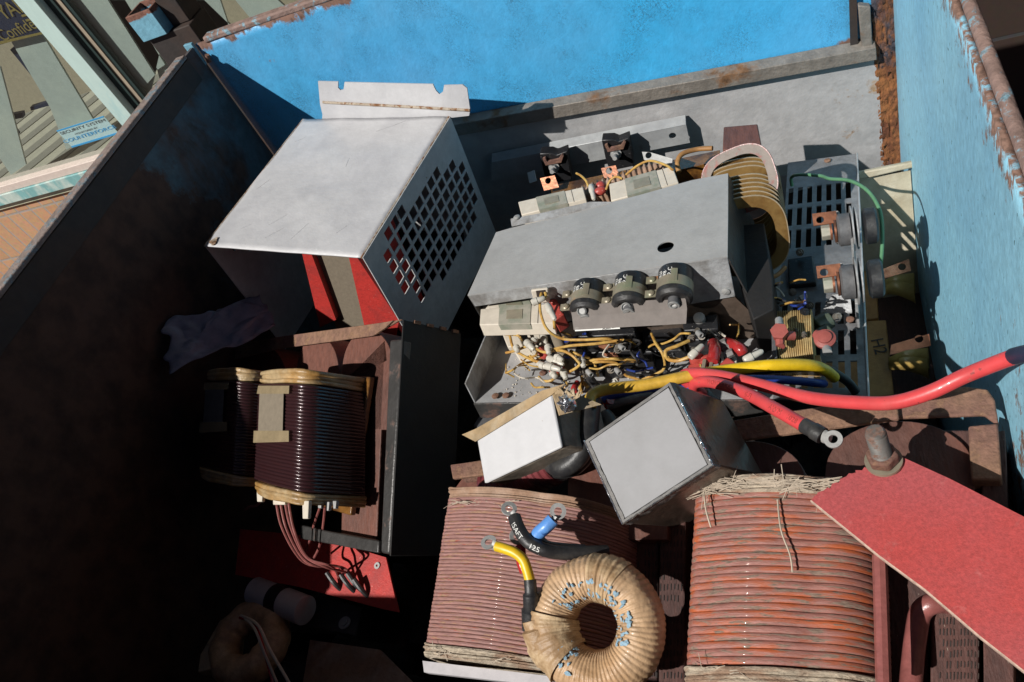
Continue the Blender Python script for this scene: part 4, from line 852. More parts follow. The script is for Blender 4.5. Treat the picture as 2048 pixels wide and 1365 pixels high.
# ceramic power resistors, front pair and rear pair
def resistor(pts, d, th, fr_=(.30, .78), lab=None, dz=(0, 0, 0, 0), slope=None):
    A_, B_, C_, D_ = [G(x, y, d + dz[i]) for i, (x, y) in enumerate(pts)]
    body = MB().prism([A_, B_, C_, D_], V((0, -.006, -th))).build('ceramic_resistor', M['cream'], pc, bev=.0015, label=lab)
    n = (B_ - A_).cross(D_ - A_).normalized(); n = n if n.z > 0 else -n
    q = [A_.lerp(B_, fr_[0]), A_.lerp(B_, fr_[1]), D_.lerp(C_, fr_[1]), D_.lerp(C_, fr_[0])]
    mbx = MB(); mbx.prism([p + n * .0012 for p in q], n * -.0008)
    e = (A_ - D_).normalized(); mbx.prism([q[3] + n * .001 - e * .001, q[2] + n * .001 - e * .001, q[2] - n * th * .8 - e * .003, q[3] - n * th * .8 - e * .003], e * -.0008)
    mbx.build('clip', M['zinc_clip'], body)
    cc = sum(q, V()) / 4; mbx = MB(); q2 = [cc.lerp(p, .5) + n * .0022 for p in q]; mbx.prism(q2, n * -.0008); mbx.build('pressed_window', M['zinc_yel'], body)
    s = A_.lerp(B_, fr_[1] + .10); s2 = D_.lerp(C_, fr_[1] + .10); mbx = MB(); mbx.tube([s + n * .0003, s2 + n * .0003], .0005, 4); mbx.build('joint_line', M['dark_txt'], body)
    return body
resistor([(961, 618), (1108, 606), (1106, 646), (959, 650)], .885, .022, (.27, .70), 'front cream ceramic resistor')
resistor([(961, 608), (1062, 597), (1070, 614), (961, 618)], .895, .02, (.35, .95), 'cream resistor tucked under the flange')
resistor([(1036, 404), (1166, 374), (1172, 398), (1043, 430)], .93, .025, (.28, .72), 'left rear cream ceramic resistor')
resistor([(1218, 368), (1345, 332), (1357, 365), (1222, 402)], .905, .03, (.25, .74), 'right rear cream ceramic resistor')
for pts, d in (([(1003, 665), (1035, 662), (1045, 690), (1015, 695)], .96), ([(1052, 662), (1078, 660), (1086, 700), (1062, 702)], .955), ([(1020, 690), (1052, 688), (1075, 718), (1040, 722)], .97)): hbox('ceramic_standoff', pts, d, .02, M['cream'], .002)
# small bracket with the two yellow wires, red potted blocks
mb = MB(); mb.prism([fg(1063, 577, .008), fg(1097, 573, .008), fg(1101, 600, .008), fg(1070, 604, .008)], fgn * .006); mb.build('wire_entry', M['cream'], pc, bev=.002)
mb = MB(); mb.prism([fg(1072, 582, .0145), fg(1090, 580, .0145), fg(1092, 592, .0145), fg(1074, 594, .0145)], fgn * .0006); mb.build('wire_entry_hole', M['dark_steel'], pc)
hbox('red_potted_block', [(1096, 598), (1108, 590), (1128, 628), (1108, 642)], .875, .03, M['red_snub'], .002)
for pts, d in (([(1376, 728), (1414, 722), (1416, 742), (1373, 748)], .915), ([(1438, 728), (1455, 712), (1474, 726), (1476, 740), (1437, 746)], .905)): hbox('red_potted_block', pts, d, .025, M['red_snub'], .003)
mb = MB()
for (x0, y0, x1, y1, d, r) in ((1083, 696, 1092, 716, .93, .009), (1100, 742, 1120, 744, .945, .008), (1127, 736, 1142, 742, .945, .008), (1112, 728, 1116, 735, .95, .007), (1192, 376, 1210, 368, .93, .0085), (1188, 388, 1212, 378, .925, .0085), (1410, 722, 1412, 732, .91, .009), (1390, 712, 1398, 726, .915, .011), (1412, 716, 1418, 728, .915, .011)):
    a, b = G(x0, y0, d), G(x1, y1, d); c = a.lerp(b, .5); h = (b - a) * .5 
    prof = [(-1, .35), (-.7, .8), (-.2, 1), (.3, 1), (.75, .75), (1, .3)]; mb = MB(); mb.tube([c + h * t for t, _ in prof], [r * k for _, k in prof], 12); mb.build('red_varistor', M['red_snub'], pc)
# red glossy sleeves
for pts, r in (([(1427, 688, .92), (1430, 700, .905), (1428, 712, .90), (1424, 722, .90)], .0085), ([(1452, 686, .93), (1466, 690, .915), (1480, 698, .91), (1486, 706, .915)], .008), ([(1152, 786, .965), (1148, 778, .96), (1155, 766, .965)], .005)):
    mb = MB(); wire(mb, pts, r, 12); mb.build('red_sleeve', M['red_shrink'], pc)
# yellow hook-up wires
Y = .0022
for pts, r in (([(1083, 586, .845), (1080, 604, .845), (1082, 630, .855), (1095, 660, .87), (1125, 678, .89), (1170, 680, .895), (1215, 678, .90), (1236, 686, .92)], Y),
     ([(1090, 585, .845), (1092, 592, .845), (1088, 600, .845)], Y), ([(1108, 640, .865), (1109, 658, .88)], Y),
     ([(1233, 682, .905), (1190, 688, .90), (1140, 692, .90), (1103, 700, .90)], Y), ([(1103, 702, .905), (1125, 702, .90), (1145, 712, .90), (1160, 728, .91)], Y),
     ([(1066, 694, .905), (1085, 704, .90), (1103, 705, .90)], Y), ([(1006, 655, .925), (1018, 668, .92), (1024, 690, .92), (1030, 702, .925)], Y), ([(1012, 706, .93), (1030, 702, .925), (1056, 692, .92)], Y), ([(1033, 704, .925), (1055, 716, .93), (1072, 724, .93)], Y), ([(1060, 712, .93), (1070, 722, .93), (1090, 728, .93)], Y),
     ([(1078, 754, .965), (1086, 762, .955), (1100, 762, .95), (1112, 756, .95)], Y), ([(1115, 750, .945), (1135, 745, .935), (1150, 738, .93), (1162, 728, .925)], Y),
     ([(1162, 726, .925), (1200, 719, .92), (1245, 719, .925), (1276, 722, .94)], Y), ([(1165, 730, .93), (1200, 724, .925), (1230, 726, .935), (1240, 735, .94)], Y), ([(1190, 728, .94), (1193, 740, .95), (1196, 752, .97)], Y), ([(1303, 668, .935), (1312, 688, .925), (1325, 708, .93), (1330, 730, .95), (1325, 742, .96)], .0021), ([(1325, 742, .96), (1305, 752, .965), (1285, 760, .975), (1268, 772, .985)], .0021),
     ([(1378, 682, .915), (1355, 692, .91), (1332, 702, .91), (1335, 718, .915), (1355, 722, .91), (1380, 714, .905)], .0026), ([(1165, 790, .985), (1160, 775, .98), (1165, 765, .98), (1175, 775, .98)], .003), ([(1163, 752, .975), (1165, 762, .98)], .003),
     ([(1535, 605, 1.0), (1532, 590, .985), (1545, 572, .975), (1565, 565, .98)], .002), ([(1153, 347, .94), (1162, 352, .925), (1172, 362, .92), (1177, 374, .925)], .0022), ([(1212, 380, .92), (1220, 362, .91), (1232, 354, .905), (1245, 358, .905)], .0022), ([(1252, 350, .92), (1275, 332, .905), (1300, 322, .90), (1330, 330, .905), (1345, 340, .90)], .0022)):
    mb = MB(); wire(mb, pts, r, 8); mb.build('yellow_wire', M['wire_yellow'], pc)
mb = MB()
for pts, r in (([(1335, 742, .965), (1310, 758, .975), (1280, 768, .98)], .0016), ([(1345, 705, .94), (1350, 722, .95), (1338, 740, .96)], .0022), ([(1178, 755, .95), (1192, 772, .97), (1212, 790, .98)], .0065), ([(1118, 752, .945), (1130, 768, .95), (1130, 750, .95), (1112, 745, .95)], .0018)):
    mb = MB(); wire(mb, pts, r, 8); mb.build('black_wire', M['rubber'], pc)
# milky nylon crimp caps
mb = MB()
for (x0, y0, x1, y1, d) in ((1064, 606, 1090, 596, .84), (1094, 610, 1110, 640, .85), (1052, 684, 1068, 700, .90), (1066, 684, 1074, 676, .905), (1032, 694, 1036, 704, .915), (1096, 692, 1098, 708, .895), (1080, 730, 1100, 736, .92), (1092, 732, 1122, 740, .915), (1104, 746, 1112, 756, .93), (1126, 742, 1132, 758, .93), (1096, 716, 1128, 730, .92), (1078, 728, 1086, 734, .925), (1162, 718, 1168, 734, .915), (1380, 715, 1406, 690, .895), (1488, 722, 1526, 702, .90), (1112, 712, 1126, 722, .915), (1182, 372, 1188, 400, .92), (1086, 668, 1092, 690, .92)):
    a, b = G(x0, y0, d), G(x1, y1, d); L_ = (b - a); r = .0058
    mb = MB(); mb.tube([a, a + L_ * .06, a + L_ * .42, a + L_ * .46, a + L_ * .54, a + L_ * .9, b], [r * .8, r, r * 1.02, r * .82, r * .8, r * .72, r * .4], 12); mb.build('nylon_cap', M['nylon'], pc)
mb = MB(); wire(mb, [(1104, 648, .92), (1115, 680, .925), (1130, 715, .935), (1142, 742, .945)], .0085, 14); mb.build('tan_sleeve', M['brown_board'], pc); mb = MB(); wire(mb, [(1410, 720, .90), (1406, 742, .905)], .003, 6); mb.build('tan_sleeve', M['brown_board'], pc); mb = MB(); wire(mb, [(1426, 700, .91), (1422, 738, .905)], .0028, 6); mb.build('tan_sleeve', M['brown_board'], pc)
mb = MB()
for (x, y, d, s) in ((1438, 694, .92, .008), (1450, 712, .915, .006), (1462, 704, .92, .006), (1350, 690, .96, .006), (1448, 700, .92, .007)):
    mb = MB(); c = G(x, y, d); mb.tube([c, c + V((.012, .002, .004))], s, 6); mb.build('crimp_barrel', M['tape_grey'], pc)
rw = random.Random(21)
cols = ['wire_yellow', 'wire_yellow', 'rubber', 'wire_yellow', 'black', 'blue_cable', 'cream', 'wire_yellow']
for k in range(46):
    zone = rw.choice([(1020, 1160, 665, 775), (1020, 1160, 665, 775), (1150, 1300, 680, 770), (1290, 1500, 650, 740), (1520, 1600, 560, 620)])
    x, y = rw.uniform(zone[0], zone[1]), rw.uniform(zone[2], zone[3]); pts = [(x, y, .955)]; a = rw.uniform(0, 6.28)
    for q in range(rw.randint(3, 5)):
        a += rw.uniform(-1.1, 1.1); l = rw.uniform(14, 30); x = min(max(x + math.cos(a) * l, zone[0] - 8), zone[1] + 10); y = min(max(y + math.sin(a) * l * .6, zone[2]), zone[3]); pts.append((x, y, rw.uniform(.905, .955)))
    mb = MB(); wire(mb, pts, rw.uniform(.0011, .0021), 7, 6); mb.build('hook_up_wire', M[rw.choice(cols)], pc)
for k in range(34):
    zone = rw.choice([(1060, 1150, 680, 760), (1160, 1300, 660, 760), (1370, 1480, 660, 735), (1560, 1700, 600, 700)])
    x, y = rw.uniform(zone[0], zone[1]), rw.uniform(zone[2], zone[3]); c = G(x, y, rw.uniform(.925, .965)); ax = V((rw.uniform(-1, 1), rw.uniform(-1, 0), rw.uniform(.1, 1))).normalized(); r = rw.uniform(.0025, .0055)
    mb = MB(); mb.lathe(c, ax, [(0, r), (r * 1.5, r), (r * 1.5, r * .6), (r * 2.4, r * .55)], 10); mb.build('small_terminal', M[rw.choice(['hardware', 'black', 'nylon', 'hardware', 'tape_grey', 'copper'])], pc)
# grit on the pan
mb = MB()
for _ in range(230):
    x, y = random.uniform(1000, 1370), random.uniform(700, 800)
    c = pn(x, y, .0008); s = random.uniform(.0003, .0013); mb.tube([c, c + V((random.uniform(-1, 1), random.uniform(-1, 1), .6)) * s * 1.6], s, 5)
o = mb.build('grit', M['cream'], pc); o['kind'] = 'stuff'
# choke with yellow winding
ckc = [(1551, 618), (1623, 615), (1627, 708), (1556, 712)]
c0, c1_, c2, c3_ = [G(x, y, .945) for x, y in ckc]
mb = winding(c0, c3_, c1_, c2, V((0, 0, 1)), .05, .012, .012, 17, .0022, .004, .0003, per=6); mb.uv = {}; mb.build('yellow_choke', M['choke'], pc, ang=60, label='choke wound with yellow wire')
OLV = mat('olive_sleeve', (.075, .095, .07), .4, dirt=.2)
for dy in (0, 1):
    y0 = 642 + dy * 26 
    for (xa_, xb_) in ((1518, 1546), (1632, 1660)):
        mb = MB(); a, b = G(xa_, y0 + 12, .985), G(xb_, y0 + 10 - (xa_ > 1600) * 14, .985); mb.cyl(a, b, .0135, 20); mb.build('olive_core_sleeve', OLV, pc, bev=.002)
hbox('choke_base', [(1554, 716), (1640, 710), (1645, 728), (1556, 730)], .965, .03, M['resin'], .001)
hbox('choke_side', [(1542, 622), (1550, 622), (1554, 716), (1544, 716)], .94, .05, M['flat_grey'], .001)
mb = MB(); c = G(1650, 680, .925); mb.lathe(c, (0, -.2, 1), [(0, .014), (.004, .014), (.006, .009), (.009, .009), (.010, .004)], 20); mb.tube([G(1630, 668, .93), G(1646, 676, .93)], [.006, .009], 10)
mb.build('red_sealed_terminal', M['seal'], pc); mb = MB()
c = G(1560, 668, .915); mb.hexa(c, c + V((0, -.003, .010)), .012); mb.tube([c, G(1560, 690, .92), G(1568, 695, .925)], [.007, .006, .003], 8); mb.tube([G(1572, 672, .92), G(1588, 672, .925)], .0065, 10)
mb.build('red_sealed_terminal', M['seal'], pc)
mb = MB(); mb.cyl(G(1652, 690, .93), G(1655, 706, .925), .006, 12); mb.build('cut_lead_end', M['tin'], pc); mb = MB(); mb.cyl(G(1560, 660, .91), G(1558, 640, .915), .0055, 12); mb.build('cut_lead_end', M['tin'], pc)
# ribbed brown resistor behind the rear pair
mb = MB(); a, b = G(1140, 415, .975), G(1335, 345, .975); L_ = b - a; N_ = 19
pts = []; rs = []
for k in range(N_ * 6 + 1):
    t = k / (N_ * 6); pts.append(a + L_ * t); rs.append(.026 + (.005 if (k % 6) in (2, 3) else 0) + (0 if (k % 6) not in (1, 4) else .001))
mb.tube(pts, rs, 20); mb.build('ribbed_resistor', M['paper_brown'], pc)
mb = MB(); mb.prism([G(1100, 372, 1.0), G(1440, 300, .99), G(1440, 322, .99), G(1105, 398, 1.0)], V((0, .0, -.04))); mb.build('amber_strip', M['resin_dark'], pc, bev=.001)
mb = MB()
for (x, y, s, d, mm) in ((1218, 342, 15, .965, 0), (1096, 362, 14, .97, 0)):
    rings('copper_tab', Fr(G(x, y, d), (1, .1, .1), (0, .8, .6)), [(x - 16, y - 5), (x + 13, y - 11), (x + 22, y + 13), (x - 8, y + 20)], [(x, y, .0065)], .002, M['copper'], pc)
rings('silver_tab', Fr(G(1300, 312, .93), (1, .1, .1), (0, .8, .6)), [(1284, 304), (1300, 305), (1345, 318), (1344, 330), (1316, 328), (1288, 320)], [(1297, 311, .006)], .003, M['tin'], pc)
mb = MB(); wire(mb, [(1425, 297, .93), (1395, 299, .93), (1365, 308, .925), (1355, 325, .93), (1358, 345, .94)], .0045, 10); mb.build('orange_lead', M['orange_paper'], pc); mb = MB(); wire(mb, [(1500, 568, .98), (1530, 560, .97), (1555, 550, .975), (1570, 535, .98)], .0035, 8); mb.build('orange_lead', M['orange_paper'], pc)
# two black clamps with bolts
for k, (x, y) in enumerate(((1108, 330), (1232, 303))):
    y0 = 1.335; CFk = Fr((0, y0, 0), (1, 0, 0), (0, 0, 1))
    def pp(a, b, d=0): return PY(x + a, y + b, y0 - d)
    cl = MB().prism([pp(-29, -22), pp(-5, -23), pp(5, -19), pp(26, -27), pp(36, 30), pp(-12, 40), pp(-20, 20)], V((0, .025, 0))).build('black_clamp', M['black'], pc, bev=.002, label=['shaded black clamp', 'sunlit black clamp with zinc bolt'][k])
    MB().prism([pp(-22, -15, .002), pp(-17, -17, .002), pp(-13, -9, .002), pp(10, -14, .002), pp(17, -24, .002), pp(20, -22, .002), pp(15, -8, .002), pp(-16, -2, .002)], V((0, -.006, 0))).build('rusty_edge', M['rusty'], cl)
    c = pp(0, 5, .004); ax = V((.05, -.85, .25)); mbb = MB(); mbb.ring(c, ax, .0115, .004, .0015); mbb.hexa(c + ax * .001, c + ax * .012, .0075); mbb.cyl(c, c + ax * .030, .0045, 12); mbb.build('bolt', M['steel'], cl)
mb = MB(); mb.box(Fr(G(1065, 355, .99), (1, .1, .1), (0, .8, .6)), -.008, .008, -.012, .012, 0, .004); mb.build('silver_tab', M['tin'], pc)
# edgewise wound gold coil
eg = V((.05, -.93, .36)).normalized(); eu = V((1, 0, 0)) - eg * eg.x; eu.normalize(); ev = eg.cross(eu)
if ev.z < 0: ev = -ev
def loop(mbf, mbe, c, n_, uu, vv, ra_, rb_, wd, th):
    N = 56
    def sup(a, s):
        ca_, sa_ = math.cos(a), math.sin(a); e = .72
        return (math.copysign(abs(ca_) ** e, ca_) * (ra_ - s), math.copysign(abs(sa_) ** e, sa_) * (rb_ - s))
    for (s0, s1, mbx, h0, h1) in ((0, wd, mbf, -th, th), (-.0006, 0.0008, mbe, -th * 1.15, th * 1.15)):
        k = len(mbx.v)
        for (s, h) in ((s0, h0), (s0, h1), (s1, h1), (s1, h0)):
            for i in range(N): x_, y_ = sup(2 * math.pi * i / N, s); mbx.v.append(c + uu * x_ + vv * y_ + n_ * h)
        for q in range(4):
            for i in range(N): i2 = (i + 1) % N; q2 = (q + 1) % 4; mbx.f.append((k + q * N + i, k + q * N + i2, k + q2 * N + i2, k + q2 * N + i))
mf, me_ = MB(), MB()
gc = G(1484, 396, .925)
for k in range(11):
    if k in (4,): continue
    c = gc + eg * (k * .0115 - .02) + V((0, 0, -.004)) * k; loop(mf, me_, c, eg, eu, ev, .0625, .066, .018, .0011)
mf.build('gold_coil_strip', M['gold'], pc, label='edgewise wound gold varnished coil'); me_.build('gold_coil_edge', M['gold_edge'], pc)
mf, me_ = MB(), MB(); n2 = V((-.25, -.72, .64)).normalized(); uu = V((1, 0, .25)); uu = (uu - n2 * uu.dot(n2)).normalized(); vv = n2.cross(uu)
if vv.z < 0: vv = -vv
loop(mf, me_, G(1478, 362, .88), n2, uu, vv, .060, .052, .014, .0013); mf.build('silver_end_turn', M['end_turn'], pc, label='loose end turn with grey bare top'); me_.build('end_turn_edge', M['copper_red'], pc)
hbox('core_or_shade_block', [(1447, 254), (1515, 248), (1524, 300), (1445, 300)], .925, .12, M['core'], .002)
hbox('core_or_shade_block', [(1462, 452), (1528, 446), (1546, 560), (1548, 618), (1506, 640), (1478, 560)], .905, .08, M['side_black'], .002)  # added core block, blackened for shade and raised to shadow the slotted plate
mb = MB()
for k in range(3): wire(mb, [(1455, 392 + k * 6, .95), (1500, 386 + k * 6, .95)], .0012, 6)
mb.build('enamel_leads', M['copper_red'], pc)
# round rubber buffers with copper tabs on the right
for k, (x, y) in enumerate(((1700, 455), (1708, 560))):
    d = .94 if k == 0 else .93
    ax = V((1, .02, -.03)).normalized(); c = G(x, y + 3, d)
    bf = MB().lathe(c + ax * .018, ax, [(0, .012), (.0, .023), (.003, .027), (.016, .027), (.019, .023)], 32).build('rubber_buffer', M['rubber'], pc, label=['upper', 'lower'][k] + ' black rubber buffer on the right edge of the chassis')
    MB().lathe(c - ax * .018, ax, [(0, .020), (.003, .0245), (.018, .0245)], 32).build('inner_buffer', M['flat_grey'], bf)
    mbb = MB(); mbb.lathe(c + ax * .002, ax, [(0, .034), (.0018, .034)], 32); mbb.lathe(c + ax * .008, ax, [(0, .032), (.0018, .032)], 32); mbb.build('washers', M['flange'], bf)
    mbb = MB(); mbb.lathe(c - ax * .022, ax, [(0, .018), (.003, .018)], 24); mbb.lathe(c - ax * .028, ax, [(0, .013), (.003, .013)], 24); mbb.build('copper_washers', M['copper'], bf)
    mbb = MB(); mbb.hexa(c - ax * .040, c - ax * .027, .012); mbb.build('brass_nut', M['zinc_clip'], bf, bev=.001)
    rings('copper_angle', Fr(c, (1, .02, .0), (0, .9, .45)), [(x - 76, y - 27), (x - 28, y - 33), (x - 25, y - 10), (x - 73, y - 3)], [(x - 60, y - 15, .0055)], .003, M['copper'], bf, h=.012)
    MB().prism([G(x - 32, y - 33, d - .012), G(x - 24, y - 33, d - .012), G(x - 20, y + 28, d + .01), G(x - 27, y + 30, d + .01)], V((.002, 0, -.004))).build('angle_leg', M['flange'], bf)
MB().prism([G(1697, 415, .93), G(1703, 415, .93), G(1716, 608, .95), G(1710, 608, .95)], V((0, 0, -.06))).build('divider_plate', M['flange'], pc, bev=.001)
MB().prism([pn(1665, 590, .02), pn(1700, 588, .02), pn(1704, 625, .003), pn(1640, 628, .003)], PN.w * -.002).build('foot_plate', M['flange'], pc)
mb = MB(); wire(mb, [(1584, 372, 1.02), (1583, 355, 1.0), (1600, 350, .98), (1640, 352, .96), (1660, 358, .95), (1700, 362, .94), (1735, 382, .935), (1757, 415, .94), (1764, 450, .955), (1764, 500, .99), (1760, 540, 1.03)], .0028, 10); mb.build('green_wire', M['green_wire'], pc, label='green earth wire arching over the slotted plate')
G = G0
# ---------------------------------------------------------------- beige enamel panel on the right
yp = 1.225
bg_ = thing('beige_panel', 'beige enamelled metal panel with folded lip beside the blue right wall', 'metal panel', PY(1780, 400, yp))
bq = [PY(1600, 372, yp), PY(1842, 336, yp), PY(1850, 560, yp - .1), PY(1850, 620, yp - .25), PY(1600, 560, yp - .1)]
BPn = Fr(PY(1846, 338, yp), (1, .02, 0), (0, .35, 1)); BPn.w = BPn.w if BPn.w.y < 0 else -BPn.w
bp = [BPn.at(x, y) for x, y in [(1712, 362), (1842, 338), (1856, 500), (1862, 640), (1722, 640)]]
for p in bp: p.x = min(p.x, XW1 - .006)
MB().prism(bp, -BPn.w * .002).build('sheet', M['beige'], bg_)
MB().prism([BPn.at(1712, 347, .012), BPn.at(1838, 322, .012), BPn.at(1843, 333, .012), BPn.at(1712, 363, .012)], -BPn.w * .012).build('folded_lip', M['beige'], bg_, bev=.003)
# ---------------------------------------------------------------- taped transformer beneath the chassis on the right
tp = thing('taped_transformer', 'dark transformer with orange kraft tape and copper tabs below the slotted plate', 'transformer', G(1780, 680, 1.3))
MB().prism([G(1720, 560, 1.27), G(1870, 545, 1.27), G(1890, 790, 1.27), G(1735, 800, 1.27)], V((0, 0, -.12))).build('core', M['core_dark'], tp, bev=.003)
MB().prism([G(1733, 642, 1.20), G(1772, 640, 1.20), G(1788, 790, 1.20), G(1735, 795, 1.20)], V((0, 0, -.05))).build('kraft_tape', M['orange_paper'], tp, bev=.002)
MB().prism([G(1722, 505, 1.21), G(1750, 508, 1.21), G(1757, 636, 1.21), G(1728, 640, 1.21)], V((0, 0, -.05))).build('kraft_tape', M['orange_paper'], tp, bev=.002)
MB().prism([G(1540, 730, 1.22), G(1720, 720, 1.22), G(1720, 780, 1.22), G(1545, 790, 1.22)], V((0, 0, -.05))).build('kraft_tape', M['orange_paper'], tp, bev=.002)
text('H2', None, G(1757, 694, 1.20) + V((0, 0, .001)), (.12, -1, 0), (1, .1, 0), .030, M['dark_txt'], tp)
for k, (x, y) in enumerate(((1790, 540), (1810, 690))):
    F_ = Fr(G(x, y, 1.16), (1, .15, 0), (0, .85, .5)); xx = 0 if k == 0 else 20
    rings('copper_tab', F_, [(x - 28, y - 4 + 4), (x + 28 + xx, y - 22), (x + 32 + xx, y + 2), (x - 30, y + 20)], [(x + (14 if k == 0 else 28), y - 6 if k == 0 else y - 12, .0065)], .003, M['copper_brt'] if k == 0 else M['copper'], tp)
    mb = MB()
    for q in range(2):
        pts = [G(x - 34, y + 26 + q * 10, 1.16 + q * .01), G(x, y + 12 + q * 12, 1.15 + q * .01), G(x + 38 + xx * .4, y + 6 + q * 22, 1.16 + q * .015)]
        P_ = crom(pts, 8); W_ = V((.0, -.012, -.030)); k0 = len(mb.v); mb.v += P_ + [p + W_ * (.4 + .9 * i / len(P_)) for i, p in enumerate(P_)]; n = len(P_)
        for i in range(n - 1): mb.f.append((k0 + i, k0 + i + 1, k0 + n + i + 1, k0 + n + i))
    mb.build('yellow_film_wrap', M['yellow_film'], tp, solid=.0006)
# ---------------------------------------------------------------- small tin box (pale) and larger tin box (grey)
def tinbox(F, a, b, c, name, label, mt, ms):
    t = thing(name, label, 'metal box', F.P(a / 2, b / 2, -c))
    MB().box(F, 0, a, 0, b, -c, 0).build('body', ms, t, bev=.004)
    return t
BA = fr((-.4383, .4661, -.78), (.8882, .0699, .4542), (-.2333, .9201, .3146))
qa = [BA.at(*p) for p in [(969, 968), (1123, 895), (1102, 788), (953, 876)]]
ba = thing('pale_tin_box', 'pale scuffed tin box with brown tape along its upper edge', 'metal box', sum(qa, V()) / 4 - BA.w * .09)
MB().prism(qa, BA.w * -.004).build('lid', M['boxA'], ba, bev=.0035)
c_ = sum(qa, V()) / 4; qi = [c_ + (p - c_) * .992 - BA.w * .0042 for p in qa]
MB().prism(qi, BA.w * -.085).build('can', M['boxA_side'], ba, bev=.004)
MB().prism([BA.at(925, 870, .001), BA.at(953, 858, .001), BA.at(1085, 782, .001), BA.at(1132, 768, .001), BA.at(1105, 790, .001), BA.at(952, 884, .001)], BA.w * .0012).build('tape', M['tape_brown'], ba)
ta = BA.at(1132, 768, 0); tb2 = BA.at(1105, 790, .001)
MB().prism([BA.at(1104, 788, .0005), BA.at(1122, 776, .0005), BA.at(1150, 800, .0005) - BA.w * .045, BA.at(1118, 832, .0005) - BA.w * .0]  , (BA.u) * .0012).build('tape', M['tape_brown'], ba)
mb = MB(); c = BA.at(1134, 806, -.004)
for k in range(16):
    d = V((random.uniform(-1, 1), random.uniform(-1, 1), random.uniform(-.3, 1))).normalized(); mb.tube([c, c + d * .008, c + d * random.uniform(.010, .016)], [.006, .004, .0006], 6)
mb.tube([c + V((0, 0, -.004)), c + V((.002, 0, .006)), c + V((.004, -.002, .010))], [.011, .008, .002], 12)
mb.build('solder_blob', M['solder'], ba)
mb = MB()
for k in range(14):
    a_ = k / 13; p = BA.at(1112, 790, 0).lerp(BA.at(1150, 800, -.006), a_); d = V((random.uniform(-1, 1), .6, random.uniform(0, 1))).normalized() * .010; mb.prism([p, p + BA.u * .008, p + BA.u * .006 + d], BA.w * .001)
mb.build('torn_tape', M['tape_brown'], ba)
BB = fr((-.2342, .3768, -.72), (.867, .2908, .4047), (-.417, .8679, .2699))
qb = [BB.at(*p) for p in [(1246, 1049), (1427, 932), (1341, 763), (1169, 882)]]
bb = thing('grey_tin_box', 'grey tin box with dark tape round its top edges, tilted on the transformer', 'metal box', sum(qb, V()) / 4 - BB.w * .1)
c_ = sum(qb, V()) / 4; qi = [c_ + (p - c_) * .915 for p in qb]
MB().prism([p - BB.w * .004 for p in qb], BB.w * -.12).build('can', M['boxB_side'], bb, bev=.003)
MB().prism([p + BB.w * .0003 for p in qi], BB.w * -.004).build('lid', M['boxB'], bb, bev=.0006)
mb = MB(); nseg = 26
for s in range(4):
    A_, B_ = qb[s], qb[(s + 1) % 4]; Ai, Bi = qi[s], qi[(s + 1) % 4]
    def tf(a, b, A_=A_, B_=B_, Ai=Ai, Bi=Bi, s=s):
        o_ = A_.lerp(B_, a); i_ = Ai.lerp(Bi, a); j = 1 + .30 * noise.noise(V((a * 9, s * 5, 0))) + .15 * noise.noise(V((a * 40, s * 5, 0)))
        if b < .34: return o_ - BB.w * (.004 + (.34 - b) * .035 * j)
        t = (b - .34) / .66; return o_.lerp(i_, t * j * (1.0 if s in (2, 3) else .75)) + BB.w * .0012
    mb.grid(tf, nseg, 4)
mb.build('dark_tape', M['tape_grey'], bb, ang=60)
mb = MB()
def rimline(a, b, amp=.0006):
    P_ = [a.lerp(b, t / 30) + V((noise.noise(V((t * .9, 1, 0))), noise.noise(V((t * .9, 5, 0))), 0)) * amp * 2 + BB.w * .001 for t in range(31)]; mb.tube(P_, .0009, 5)
rimline(qb[0], qb[1]); rimline(qb[1], qb[1].lerp(qb[2], .35)); rimline(qb[3], qb[0]); rimline(qb[2].lerp(qb[1], .2), qb[1])
mb.build('bright_torn_rim', M['solder'], bb)
# dark heat-shrunk coil end under the pale box
hb = thing('sleeved_inductor', 'dark red striped sleeve with grey leads sticking out under the pale tin box', 'inductor', G(1060, 950, .87))
a, b = G(985, 985, .845), G(1108, 920, .80); L_ = b - a; pts = []; rs = []
for k in range(61): t = k / 60; pts.append(a + L_ * t); rs.append(.030 + (.0012 if k % 5 else -.0006))
MB().tube(pts, rs, 24).build('striped_sleeve', mat('striped_red_sleeve', (.20, .045, .05), .3, base2=(.06, .035, .045), s2=16, dirt=.4, coat=.3), hb)
mb = MB(); wire(mb, [(1100, 925, .79), (1125, 935, .775), (1155, 915, .765), (1172, 880, .755), (1178, 840, .752), (1182, 800, .752)], [.013] * 41, 14); mb.v = mb.v
mb.build('grey_lead', M['rubber'], hb)
mb = MB(); wire(mb, [(1105, 945, .80), (1140, 942, .79), (1165, 925, .785), (1185, 900, .78)], .0085, 12); wire(mb, [(1210, 830, .80), (1222, 850, .80), (1220, 880, .80)], .0095, 12); wire(mb, [(1090, 925, .80), (1105, 918, .79), (1125, 925, .79)], .013, 12); mb.build('grey_lead', M['rubber'], hb)
